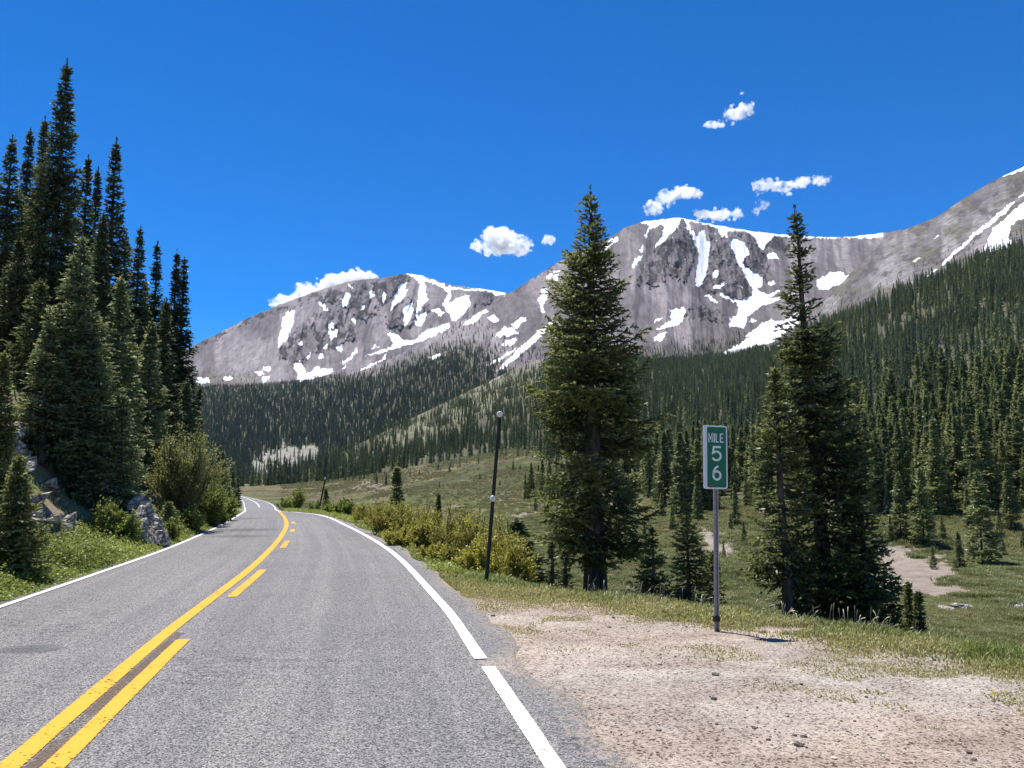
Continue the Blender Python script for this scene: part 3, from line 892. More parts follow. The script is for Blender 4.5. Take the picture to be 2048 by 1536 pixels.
gul = ridged(warp * 0.017, PYv * 0.003, 4, 112) - 0.5
snB = poly_field(PX, PYv, SNOW_AB, 1.6)
# the arete below the summit and the shoulders beside the couloirs stand proud
ar = np.exp(-((PX - (1362 - (PYv - 440) * 0.10)) / 34) ** 2) * sstep(640, 520, PYv) + 0.8 * np.exp(-((PX - (1450 + (PYv - 460) * 0.22)) / 26) ** 2) * sstep(640, 560, PYv) - 0.6 * np.exp(-((PX - 1420) / 22) ** 2) * sstep(640, 540, PYv)
up = sstep(760, 660, PYv)
YY = YY * (1 - 0.032 * gul * edge * (0.4 + 0.6 * up) - 0.007 * edge * up * (ridged(warp * 0.07, PYv * 0.006, 3, 116) - 0.5) - 0.012 * ar * edge * (1 - 0.6 * snB) - (0.004 + 0.015 * cr) * (1 - 0.8 * snB) * (ridged(PX * 0.075 - 0.02 * PYv, PYv * 0.024, 4, 113) - 0.5) * edge)
PX, PYv, YY = back_rows(PX, PYv, YY); cr = np.vstack([cr] + [cr[-1:]] * 4)
nr = PX.shape[0]
colr = scree_color(PX, PYv, 95)
crn = cr * sstep(-0.12, 0.12, fbm(PX * 0.10, PYv * 0.07, 5, 114, 0.65))
colr = colr * (1 - 0.88 * crn[..., None]) + CRAGC * 0.88 * crn[..., None]
TREE_B = np.array([(-300, 700), (620, 740), (700, 738), (760, 728), (830, 702), (900, 678), (950, 668), (985, 690), (1020, 712), (1080, 735), (1150, 735), (1220, 700), (1290, 688), (1380, 668), (1420, 662), (1500, 658), (1530, 664), (1560, 720), (1960, 720)], float)
tb = PYv - I(PX, TREE_B[:, 0], TREE_B[:, 1]) + 10 * fbm(PX * 0.04, PYv * 0.04, 3, 115)
fmB = sstep(-8, 40, tb) * lerp(1.0, 0.5, sstep(900, 1000, PX) * sstep(60, 10, tb))
sn = poly_field(PX, PYv, SNOW_AB, 1.6) * (1 - 0 * fmB)
tal = in_poly(PX + 26 * fbm(PX * .08, PYv * .12, 4, 5), PYv + 22 * fbm(PX * .12, PYv * .12, 4, 6), [(484, 975), (496, 940), (520, 912), (570, 890), (635, 898), (660, 920), (640, 965), (560, 985)]).astype(float)
blk = sstep(0.12, 0.4, fbm(PX * 0.03, PYv * 0.05, 4, 116)) * 0.5 * sstep(850, 700, PYv)
colr = colr * (1 - fmB[..., None] * (1 - blk[..., None])) + FLOOR * (fmB * (1 - blk))[..., None]
colr = colr * (1 - tal[..., None]) + TALUS * tal[..., None]
fmB = fmB * (1 - 0.93 * tal) * (1 - sn) * (1 - 0.55 * blk)
fmB[-4:] = 0
# thin alpine trees above the forest, on the spur
thin = (tb > -34) & (PX > 880) & (PX < 1090) & (PYv > 615)
fmB = np.maximum(fmB, 0.16 * thin * (1 - sn))
snV = np.maximum(sn, 0.20 * cr)
PB = sheet_mesh("mountain", PX, PYv, YY, colr, snV, np.maximum(1 - fmB, 0.3), nr, len(pxs), "main bare mountain with snow couloirs and a dark forested foot", rug=np.clip(crn + 0.12, 0, 1))
PXB, PYB = PX, PYv

# --- C: valley meadow, front spur and right-hand slope
pxs = np.concatenate([np.arange(-800, 340, 20), np.arange(340, 2120, 2.0), np.arange(2120, 2900, 20)])
sil = I(pxs, S_C[:, 0], S_C[:, 1]) + 1.2 * fbm(pxs * 0.1, pxs * 0, 4, 120)
Yt = I(pxs, Y_C[:, 0], Y_C[:, 1]); ftp = I(pxs, F_C[:, 0], F_C[:, 1]); ftY = I(pxs, FY_C[:, 0], FY_C[:, 1])
sil = np.minimum(sil, ftp - 3)
zt = H + py_to_tan(sil) * Yt; zf = H + py_to_tan(ftp) * ftY
nm, nh = 130, 270
t = np.linspace(0, 1, nm, endpoint=False)[:, None]
Ym = 88 * (np.maximum(ftY, 100)[None] / 88) ** t
roadside = sstep(700, 575, pxs)[None]
zb = lerp(VALLEY + 0 * Ym, zroad(Ym) - 0.25, roadside)
tt = np.clip((Ym - 105) / (ftY[None] - 105), 0, 1)
Zm = zb + (zf[None] - zb) * tt ** lerp(1.35, 3.0, roadside)
DX = (pxs[None] - 1024) / F
Xm = DX * Ym
rough_m = sstep(88, 150, Ym)
Zm = Zm + (1.0 - roadside) * rough_m * (0.9 * fbm(Xm * 0.02, Ym * 0.02, 3, 121) + 0.5 * fbm(Xm * 0.1, Ym * 0.1, 3, 122))
# pale gravel mound at the foot of the right-hand trees
Zm = Zm + 2.6 * np.exp(-(((Xm - 56) / 9) ** 2 + ((Ym - 118) / 9) ** 2)) + 2.2 * np.exp(-(((Xm - 30) / 8) ** 2 + ((Ym - 118) / 9) ** 2))
Zm = np.where(Ym < 104, np.minimum(Zm, Zm - 0.25 * (104 - Ym) / 10), Zm)
s = np.linspace(0, 1, nh)[:, None]
Yh = ftY[None] + (Yt - ftY)[None] * s
Zh = zf[None] + (zt - zf)[None] * s ** 1.12
Xh = DX * Yh
Zh = Zh + (1.5 * fbm(Xh * 0.03, Yh * 0.03, 3, 123) + 10 * fbm(Xh * 0.006, Yh * 0.004, 3, 124)) * sstep(0, .1, s) * sstep(1.0, 0.85, s)
YY = np.vstack([Ym, Yh]); ZZ = np.vstack([Zm, Zh]); PX = np.repeat(pxs[None], nm + nh, 0)
tanv = (ZZ - H) / YY
dy = (tanv * CP - SP) / (CP + tanv * SP)
PYv = 768 - F * dy
upm = np.vstack([np.zeros_like(Ym), np.repeat(s, len(pxs), 1)])
crel = sstep(660, 560, PYv) * sstep(1560, 1650, PX) * sstep(0.02, 0.12, 1 - upm)
YY = YY * (1 - 0.02 * crel * (ridged((PX + PYv * 0.9) * 0.02, (PX - PYv) * 0.004, 4, 125) - 0.5))
PX, PYv, YY = back_rows(PX, PYv, YY)
upm = np.vstack([upm] + [upm[-1:]] * 4)
nr = PX.shape[0]
xx, yy, zz = unproj(PX, PYv, YY)
mc, pale = meadow_col(xx.ravel(), yy.ravel(), zz.ravel())
mc = mc * (1 - 0.26 * sstep(180, 320, yy.ravel()))[:, None] * (1 + 0.35 * fbm(PX.ravel() * 0.12, PYv.ravel() * 0.35, 4, 141, 0.7))[:, None]
mc = mc.reshape(nr, len(pxs), 3); pale = pale.reshape(nr, len(pxs))
hill = sstep(0.0, 0.04, upm)
tc = PYv - I(PX, TREE_C[:, 0], TREE_C[:, 1]) + 12 * fbm(PX * 0.03, PYv * 0.03, 3, 126)
fmC = sstep(-6, 12, tc)
alp = scree_color(PX, PYv, 97) * np.array((0.92, 0.95, 0.92))
aw = 0.75 * sstep(-0.1, 0.25, fbm(PX * 0.03, PYv * 0.05, 5, 127, 0.65) + 0.30 * sstep(500, 640, PYv) - 0.05) * sstep(1640, 1660, PX)
alp = alp * (1 - aw[..., None]) + ALP * aw[..., None]
rkC = 0.75 * sstep(0.10, 0.3, fbm(PX * 0.05 + PYv * 0.03, PYv * 0.08, 5, 140, 0.7)) * sstep(1640, 1700, PX)
alp = alp * (1 - rkC[..., None]) + CRAGC * 1.6 * rkC[..., None]
hc = alp * (1 - fmC[..., None]) + FLOOR * fmC[..., None]
light_spur = sstep(1330, 1000, PX) * sstep(0.18, 0.5, upm) * sstep(-0.3, 0.25, fbm(PX * 0.03, PYv * 0.06, 4, 128) + 0.1)
hc = hc * (1 - 0.8 * light_spur[..., None]) + np.array((0.165, 0.165, 0.105)) * 0.8 * light_spur[..., None]
colr = mc * (1 - hill[..., None]) + hc * hill[..., None]
sn = poly_field(PX, PYv, SNOW_C, 1.4)
chute = poly_field(PX, PYv, [[(975, 765), (1000, 740), (1050, 700), (1090, 672), (1085, 690), (1040, 725), (1000, 755)]], 1.2)
colr = colr * (1 - chute[..., None]) + SCREE * 1.2 * chute[..., None]
fmC = fmC * sstep(0.0, 0.012, upm) * (1 - sn) * (1 - chute)
fmC[-4:] = 0
fmC *= (1 - 0.5 * light_spur)
fmC *= np.clip(0.80 + 1.2 * fbm(xx * 0.02, yy * 0.012, 4, 129), 0.35, 1.2)
cragC = hill * (1 - fmC)
PC = sheet_mesh("hillside", PX, PYv, YY, colr, sn, cragC, nr, len(pxs), "valley meadow rising to forested slopes and the right-hand ridge", speck=pale * 0.5, rug=0.45 * hill)
attr(bpy.data.objects["hillside"].data, "iso", hill.ravel())
PXC, PYC = PX, PYv

# a low base sheet far below everything, reaching the horizon
b = 14000.0
me = mesh_np("terrain", np.array([(-b, -4000, -60), (b, -4000, -60), (b, b, -60), (-b, b, -60)]), np.array([[0, 1, 2, 3]]))
attr(me, "col", np.tile(OLIVE, (4, 1)), 'POINT', 'FLOAT_COLOR')
for n_ in ("speck", "snow", "crag"): attr(me, n_, np.zeros(4))
link("terrain", me, M['terrain'], kind='structure', label="low land reaching to the horizon")

# ------------------------------------------------------------------ leaf builders
def leaf_arrays(C, D, L, W, rg, up=0.5):
    """rhombus leaves: centre C, direction D (unit), length L, width W"""
    n = len(C)
    R = rg.normal(size=(n, 3)); R[:, 2] += up
    S = np.cross(D, R); S /= np.linalg.norm(S, axis=1)[:, None] + 1e-9
    L = np.broadcast_to(L, (n,))[:, None]; W = np.broadcast_to(W, (n,))[:, None]
    V = np.stack([C - D * L * 0.35, C + S * W * 0.5 + D * L * 0.05, C + D * L * 0.65, C - S * W * 0.5 + D * L * 0.05], 1)
    return V.reshape(-1, 3)


def leaf_mesh(name, V, tint):
    n = len(V) // 4
    me = mesh_np(name, V, np.arange(n * 4).reshape(n, 4))
    attr(me, "tint", tint, 'FACE')
    return me


def tube(P, R, sides=6):
    """tapered tube along the points P"""
    P = np.asarray(P, float); R = np.asarray(R, float)
    n = len(P)
    T = np.gradient(P, axis=0); T /= np.linalg.norm(T, axis=1)[:, None] + 1e-9
    ref = np.array((0.0, 0.0, 1.0)) if abs(T[0][2]) < 0.8 else np.array((1.0, 0.0, 0.0))
    A = np.cross(T, ref); A /= np.linalg.norm(A, axis=1)[:, None] + 1e-9
    B = np.cross(T, A)
    an = np.linspace(0, 2 * np.pi, sides, endpoint=False)
    V = P[:, None] + R[:, None, None] * (np.cos(an)[None, :, None] * A[:, None] + np.sin(an)[None, :, None] * B[:, None])
    i = np.arange(n * sides).reshape(n, sides)
    j = np.roll(i, -1, 1)
    Fq = np.stack([i[:-1], j[:-1], j[1:], i[1:]], -1).reshape(-1, 4)
    return V.reshape(-1, 3), Fq


def join_tubes(parts):
    V = []; Fq = []; o = 0
    for v, f in parts:
        V.append(v); Fq.append(f + o); o += len(v)
    return np.vstack(V), np.vstack(Fq)


def spruce(h, RL, RR, seed, bpm=26, tl=0.12, tw=0.045, step=0.11, twig=0.34, bare=0.05, lean=0.0, r0=0.15, limbs=False, twigs=True, dead=0, trunk_sides=8, gap=0.35, droop=1.0, sparse=0.0):
    """a spruce: crown leaves (V, tint) and a trunk mesh (V, F); RL/RR give the radius on each side against height fraction"""
    rg = np.random.default_rng(seed)
    n = int(h * bpm)
    t = np.sort(bare + (0.985 - bare) * rg.random(n) ** 0.92)
    az = np.arange(n) * 2.39996 + rg.normal(0, 0.35, n)
    CV = []; CT = []; tubes = []
    clump = vnoise(t * h * 1.05, az / (2 * np.pi) % 1 * 5, seed)
    def axis(tt): return lean * tt
    for i in range(n):
        ti = t[i]
        if clump[i] < gap * (1 - 0.8 * ti) and rg.random() < 0.78:
            continue
        ca, sa = math.cos(az[i]), math.sin(az[i])
        R = lerp(RL(ti), RR(ti), (ca + 1) / 2)
        L = R * rg.uniform(0.72, 1.10) * (0.56 + 0.70 * clump[i])
        if L < 0.02: L = 0.02
        e0 = lerp(-0.34 * droop, 0.55, ti ** 1.8) + rg.normal(0, 0.13)
        lift = rg.uniform(0.05, 0.34)
        K = max(2, int(L / step))
        u = (np.arange(K) + rg.random(K) * 0.7) / K
        d = np.array((ca, sa, 0.0))
        sag = -0.20 * droop * (1 - ti)
        zc = h * ti + L * (math.tan(e0) * u + sag * np.sin(u * 3.14) + lift * u * u)
        P = np.stack([axis(ti) + ca * L * u, sa * L * u, zc], -1)
        if limbs:
            ue = np.linspace(0, 0.92, 6)
            ze = h * ti + L * (math.tan(e0) * ue + sag * np.sin(ue * 3.14) + lift * ue * ue)
            rr = 0.006 + 0.016 * L * (1 - ue)
            tubes.append(tube(np.stack([axis(ti) + ca * L * ue, sa * L * ue, ze], -1), rr, 3))
        bt = rg.normal(0, 0.13)
        inner = 0.10 + 0.25 * (L > 0.9) * (1 - ti)
        keep = u > inner
        if not keep.any(): keep[-1] = True
        Pk = P[keep]; uk = u[keep]
        slope = math.tan(e0) + sag * 3.14 * np.cos(uk * 3.14) + 2 * lift * uk
        Dk = np.stack([np.full(len(uk), ca), np.full(len(uk), sa), slope], -1)
        Dk /= np.linalg.norm(Dk, axis=1)[:, None]
        lat_ = np.array((-sa, ca, 0.0))
        # along the limb itself
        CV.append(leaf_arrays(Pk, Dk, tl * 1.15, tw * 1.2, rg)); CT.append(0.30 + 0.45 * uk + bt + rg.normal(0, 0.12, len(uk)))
        if twigs:
            for sd in (-1, 1):
                tlen = twig * (0.35 + 0.65 * np.sin(np.clip(uk * 1.15, 0, 1) * 3.0) ** 0.7) * min(1.0, 0.25 + L * 0.75) * rg.uniform(0.6, 1.25, len(uk))
                nt = max(1, int(round(float(tlen.max()) / (tl * 0.62))))
                tdir = Dk * 0.62 + sd * lat_ * rg.uniform(0.55, 1.05, (len(uk), 1)) + np.array((0, 0, -0.16 * droop)) + rg.normal(0, 0.12, (len(uk), 3))
                tdir /= np.linalg.norm(tdir, axis=1)[:, None]
                for q in range(nt):
                    fr = (q + 0.6) / nt
                    ok = rg.random(len(uk)) > sparse
                    pc = Pk + tdir * (tlen * fr)[:, None] + np.stack([0 * uk, 0 * uk, -0.10 * tlen * fr * fr * droop], -1)
                    dj = tdir + rg.normal(0, 0.38, (len(uk), 3)); dj /= np.linalg.norm(dj, axis=1)[:, None]
                    CV.append(leaf_arrays(pc[ok], dj[ok], tl * rg.uniform(0.75, 1.25, ok.sum()), tw, rg))
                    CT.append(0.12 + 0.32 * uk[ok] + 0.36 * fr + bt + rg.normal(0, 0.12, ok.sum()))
        else:
            for q in range(2):
                dj = Dk + (q * 2 - 1) * lat_ * rg.uniform(0.3, 1.2, (len(uk), 1)) + rg.normal(0, 0.2, (len(uk), 3))
                dj /= np.linalg.norm(dj, axis=1)[:, None]
                CV.append(leaf_arrays(Pk + dj * tl * 0.4, dj, tl, tw, rg)); CT.append(0.2 + 0.5 * uk + bt + rg.normal(0, 0.12, len(uk)))
    # leader
    nl = 26
    zl = h * (0.94 + 0.07 * rg.random(nl))
    D = rg.normal(0, 0.5, (nl, 3)); D[:, 2] = 1.0 + rg.random(nl); D /= np.linalg.norm(D, axis=1)[:, None]
    CV.append(leaf_arrays(np.stack([axis(1.0) + rg.normal(0, 0.012, nl), rg.normal(0, 0.012, nl), zl], -1), D, tl * 0.9, tw * 0.9, rg)); CT.append(np.full(nl, 0.4))
    zz = np.linspace(-0.25, h * 0.985, 14)
    tt = np.clip(zz / h, 0, 1)
    rad = r0 * (1 - tt) ** 0.85 + 0.006 + r0 * 0.35 * np.exp(-np.clip(zz, 0, 9) * 3.0)
    Pk = np.stack([axis(tt) + 0.015 * np.sin(zz * 1.7), 0.015 * np.cos(zz * 1.3), zz], -1)
    tubes.insert(0, tube(Pk, rad, trunk_sides))
    for q in range(dead):
        ti = rg.uniform(0.03, 0.30); a_ = rg.uniform(0, 6.28); L = rg.uniform(0.35, 0.75) * max(RL(ti), RR(ti), 0.5)
        ue = np.linspace(0, 1, 7)
        ze = h * ti + L * (-0.15 * ue - 0.55 * ue ** 2)
        px_ = np.stack([axis(ti) + math.cos(a_) * L * ue, math.sin(a_) * L * ue, ze], -1)
        px_[1:] += rg.normal(0, 0.018, (6, 3))
        tubes.append(tube(px_, 0.013 * (1 - ue * 0.8), 3))
        for r_ in range(5):
            u0 = rg.uniform(0.25, 0.95); b0 = px_[int(u0 * 6)]
            dd = np.array((math.cos(a_ + rg.normal(0, 0.9)), math.sin(a_ + rg.normal(0, 0.9)), -0.5 + rg.normal(0, .3)))
            ue2 = np.linspace(0, 1, 4)[:, None]
            tubes.append(tube(b0 + dd * ue2 * L * 0.3, np.linspace(0.006, 0.002, 4), 3))
    TV, TF = join_tubes(tubes)
    return np.vstack(CV), np.clip(np.concatenate(CT), 0, 1), TV, TF


def prof(pts):
    """radius against height fraction"""
    p = np.array(pts, float)
    return lambda t: float(np.interp(t, p[:, 0], p[:, 1]))


def tree_meshes(name, res):
    CVv, CTt, TV, TF = res
    cm = leaf_mesh(name + "_crown", CVv, CTt)
    tm = mesh_np(name + "_trunk", TV, TF, True)
    return cm, tm


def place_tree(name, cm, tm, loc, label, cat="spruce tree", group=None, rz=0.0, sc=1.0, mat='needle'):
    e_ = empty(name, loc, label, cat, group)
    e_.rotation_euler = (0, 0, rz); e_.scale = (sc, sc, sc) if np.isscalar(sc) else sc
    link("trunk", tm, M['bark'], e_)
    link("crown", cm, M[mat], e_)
    return e_


def copy_tree(src, loc, rz, sc, label=None, group=None):
    e_ = src.copy(); COL.objects.link(e_)
    e_.location = loc; e_.rotation_euler = (0, 0, rz); e_.scale = sc
    if label: e_['label'] = label
    if group: e_['group'] = group
    for ch in list(src.children):
        c_ = ch.copy(); COL.objects.link(c_); c_.parent = e_
    return e_


def traced_tree(name, pxb, Yd, top, rows, label, seed, mat='needle', lean_px=0.0, base_extra=0.0, group=None, **kw):
    """rows: (py, left px, right px) traced crown outline; becomes real radii at depth Yd"""
    x = (pxb - 1024) / F * Yd
    zb_ = g1(x, Yd) - base_extra
    zt_ = H + py_to_tan(top) * Yd
    h = zt_ - zb_
    mpp = Yd / F
    tl_, tr_ = [], []
    for (py, l, r) in rows:
        ti = (H + py_to_tan(py) * Yd - zb_) / h
        axpx = pxb + lean_px * ti
        tl_.append((ti, max(0.03, (axpx - l) * mpp))); tr_.append((ti, max(0.03, (r - axpx) * mpp)))
    tl_ = [(1.0, 0.03)] + tl_; tr_ = [(1.0, 0.03)] + tr_
    res = spruce(h, prof(sorted(tl_)), prof(sorted(tr_)), seed, lean=lean_px * mpp, **kw)
    cm, tm = tree_meshes(name, res)
    return place_tree(name, cm, tm, (x, Yd, zb_), label, group=group, mat=mat)


# ------------------------------------------------------------------ the trees at the turnout
HERO = dict(bpm=54, tl=0.10, tw=0.044, step=0.07, twig=0.46, limbs=True, trunk_sides=12)
traced_tree("spruce_tree", 1186, 16.0, 378, [(py_, 1186 - (1186 - l_) * 0.92, 1186 + (r_ - 1186) * 0.90) for (py_, l_, r_) in [(400, 1176, 1196), (440, 1155, 1212), (500, 1140, 1232), (560, 1128, 1255), (590, 1108, 1262), (660, 1090, 1278), (700, 1080, 1300), (760, 1075, 1302), (800, 1050, 1325), (850, 1062, 1328), (960, 1065, 1330), (1010, 1062, 1318), (1060, 1085, 1295), (1110, 1135, 1265), (1200, 1140, 1240)]],
            "tallest broad spruce behind the tall grass, with a thick bare lower trunk", 201, r0=0.23, bare=0.135, dead=40, gap=0.62, sparse=0.18, **HERO)
traced_tree("spruce_tree", 1645, 14.6, 420, [(440, 1601, 1622), (480, 1594, 1630), (530, 1592, 1638), (590, 1576, 1652), (640, 1566, 1668), (700, 1562, 1690), (760, 1566, 1692), (850, 1562, 1722), (950, 1560, 1735), (1050, 1555, 1748), (1150, 1560, 1768), (1240, 1575, 1790)],
            "tall narrow-topped spruce right of the mile marker, crown leaning slightly left", 202, lean_px=-36, r0=0.15, bare=0.03, dead=18, gap=0.64, sparse=0.28, **HERO)
traced_tree("spruce_tree", 1562, 13.9, 730, [(760, 1548, 1572), (820, 1530, 1590), (900, 1500, 1608), (1000, 1470, 1640), (1100, 1468, 1640), (1180, 1470, 1640), (1240, 1480, 1630)],
            "medium spruce between the mile marker and the tall narrow-topped spruce", 203, lean_px=-8, r0=0.10, bare=0.05, dead=8, gap=0.58, sparse=0.24, **HERO)
traced_tree("spruce_tree", 1716, 14.2, 900, [(940, 1705, 1728), (1020, 1682, 1745), (1100, 1660, 1770), (1190, 1650, 1790), (1260, 1650, 1800)],
            "short dense spruce tucked against the right foot of the tall narrow-topped spruce", 204, r0=0.08, bare=0.05, gap=0.6, sparse=0.35, **HERO)
SMALL = dict(bpm=120, tl=0.075, tw=0.03, step=0.06, twig=0.22, trunk_sides=6, gap=0.45)
for (px_, Yd, top_, hw, lab, sd, mt) in [
    (1368, 14.6, 1005, 76, "bushy young spruce left of the mile marker post", 211, 'needle_bright'),
    (1300, 14.6, 1058, 58, "rounded young spruce at the right foot of the broad spruce", 212, 'needle_bright'),
    (1420, 14.0, 1105, 40, "low young spruce directly behind the mile marker post", 219, 'needle'),
    (1102, 14.8, 1082, 20, "slim sapling left of the broad spruce trunk", 213, 'needle'),
    (1128, 14.9, 1096, 17, "smaller sapling next to the broad spruce trunk", 214, 'needle'),
    (1798, 12.4, 1168, 24, "sapling right of the dark spruce group, the taller of two", 215, 'needle_bright'),
    (1818, 12.2, 1186, 20, "sapling at the outer right edge of the dark spruce group", 216, 'needle'),
    (907, 24.0, 1046, 15, "dark sapling among the yellow willows", 217, 'needle'),
    (878, 26.0, 988, 14, "thin tall sapling rising out of the yellow willows", 218, 'needle'),
    (655, 48.0, 978, 14, "small pointed spruce beside the far road curve", 220, 'needle')]:
    x = (px_ - 1024) / F * Yd; zb_ = g1(x, Yd); h = H + py_to_tan(top_) * Yd - zb_
    w = hw * Yd / F
    rf = prof([(0, w), (0.25, w), (0.6, w * 0.6), (1, 0.03)])
    kw = dict(SMALL)
    if Yd > 20: kw.update(tl=0.12, tw=0.05, step=0.1)
    cm, tm = tree_meshes("young_spruce", spruce(h, rf, rf, sd, r0=0.045, bare=0.02, **kw))
    place_tree("young_spruce", cm, tm, (x, Yd, zb_), lab, "young spruce", mat=mt)

# ------------------------------------------------------------------ the stand on the left bank
STAND = dict(bpm=36, tl=0.17, tw=0.085, step=0.13, twig=0.55, trunk_sides=8, gap=0.12, bare=0.02)


def std_prof(w, top=0.05):
    return prof([(0, w), (0.2, w), (0.5, w * 0.70), (0.72, w * 0.42), (0.88, w * 0.19), (1, 0.03)])


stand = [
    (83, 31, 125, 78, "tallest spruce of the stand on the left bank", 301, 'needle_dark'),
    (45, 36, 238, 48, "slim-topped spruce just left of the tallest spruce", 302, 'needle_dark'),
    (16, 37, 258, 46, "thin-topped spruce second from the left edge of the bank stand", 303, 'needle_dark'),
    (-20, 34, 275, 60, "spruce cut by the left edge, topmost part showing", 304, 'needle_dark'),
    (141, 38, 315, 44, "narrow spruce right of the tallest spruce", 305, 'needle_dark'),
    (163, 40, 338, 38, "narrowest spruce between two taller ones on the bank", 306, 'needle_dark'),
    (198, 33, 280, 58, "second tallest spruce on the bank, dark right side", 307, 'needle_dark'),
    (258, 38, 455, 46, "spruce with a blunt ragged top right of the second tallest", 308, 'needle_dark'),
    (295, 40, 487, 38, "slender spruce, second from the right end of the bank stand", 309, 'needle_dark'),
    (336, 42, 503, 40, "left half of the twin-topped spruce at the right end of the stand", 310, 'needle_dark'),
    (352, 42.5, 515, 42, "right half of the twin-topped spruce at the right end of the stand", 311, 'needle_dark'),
    (140, 24, 470, 84, "sunlit spruce in front of the tallest spruces, branches down to the bank", 312, 'needle_sunlit'),
    (225, 28, 555, 60, "sunlit spruce in front of the second tallest spruce", 313, 'needle_sunlit'),
    (292, 33, 640, 48, "sunlit lower spruce below the slender spruce", 314, 'needle_sunlit'),
    (245, 24.5, 790, 44, "short bright spruce above the grey rock outcrop", 315, 'needle_sunlit'),
    (368, 40, 760, 40, "bright low spruce behind the brown willow", 316, 'needle_sunlit'),
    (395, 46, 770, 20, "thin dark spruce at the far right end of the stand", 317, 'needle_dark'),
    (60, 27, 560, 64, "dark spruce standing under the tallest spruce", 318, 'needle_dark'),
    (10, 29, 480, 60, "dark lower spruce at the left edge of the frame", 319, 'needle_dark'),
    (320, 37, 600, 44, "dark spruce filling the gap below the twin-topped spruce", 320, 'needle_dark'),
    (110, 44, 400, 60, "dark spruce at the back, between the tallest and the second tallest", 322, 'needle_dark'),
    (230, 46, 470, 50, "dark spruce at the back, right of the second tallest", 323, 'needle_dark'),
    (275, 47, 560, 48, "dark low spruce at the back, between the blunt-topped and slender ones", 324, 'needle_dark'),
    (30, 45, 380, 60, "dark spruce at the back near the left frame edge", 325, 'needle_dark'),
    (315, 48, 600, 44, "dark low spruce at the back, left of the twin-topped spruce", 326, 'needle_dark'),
    (85, 23, 640, 60, "sunlit spruce low on the bank in front of the tallest spruce", 327, 'needle_sunlit'),
    (180, 24, 690, 56, "sunlit lower spruce right of the large sunlit spruce", 328, 'needle_sunlit'),
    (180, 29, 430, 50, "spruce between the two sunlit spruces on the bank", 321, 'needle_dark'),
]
for (px_, Yd, top_, hw, lab, sd, mt) in stand:
    x = (px_ - 1024) / F * Yd; zb_ = g1(x, Yd); h = H + py_to_tan(top_) * Yd - zb_
    w = (1.15 if mt == 'needle_sunlit' else 1.02) * hw * Yd / F
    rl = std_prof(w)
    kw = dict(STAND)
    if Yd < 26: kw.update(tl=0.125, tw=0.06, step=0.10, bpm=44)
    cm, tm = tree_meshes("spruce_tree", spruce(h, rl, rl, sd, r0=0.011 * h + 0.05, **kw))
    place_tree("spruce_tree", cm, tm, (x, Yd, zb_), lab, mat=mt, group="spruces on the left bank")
for (px_, Yd, top_, hw, lab, sd) in [(42, 15.0, 912, 62, "broad young spruce on the left verge below the bare bank", 331),
                                     (-2, 18.0, 705, 40, "young spruce on the grassy bank at the left edge of the frame", 332),
                                     (345, 27.0, 1005, 26, "small young spruce at the foot of the brown willow", 333)]:
    x = (px_ - 1024) / F * Yd; zb_ = g1(x, Yd); h = H + py_to_tan(top_) * Yd - zb_
    w = hw * Yd / F
    rf = prof([(0, w), (0.2, w), (0.6, w * 0.6), (1, 0.03)])
    cm, tm = tree_meshes("young_spruce", spruce(h, rf, rf, sd, r0=0.04, bare=0.02, bpm=150, tl=0.09, tw=0.04, step=0.06, twig=0.34, gap=0.05))
    place_tree("young_spruce", cm, tm, (x, Yd, zb_), lab, "young spruce", mat='needle_bright')

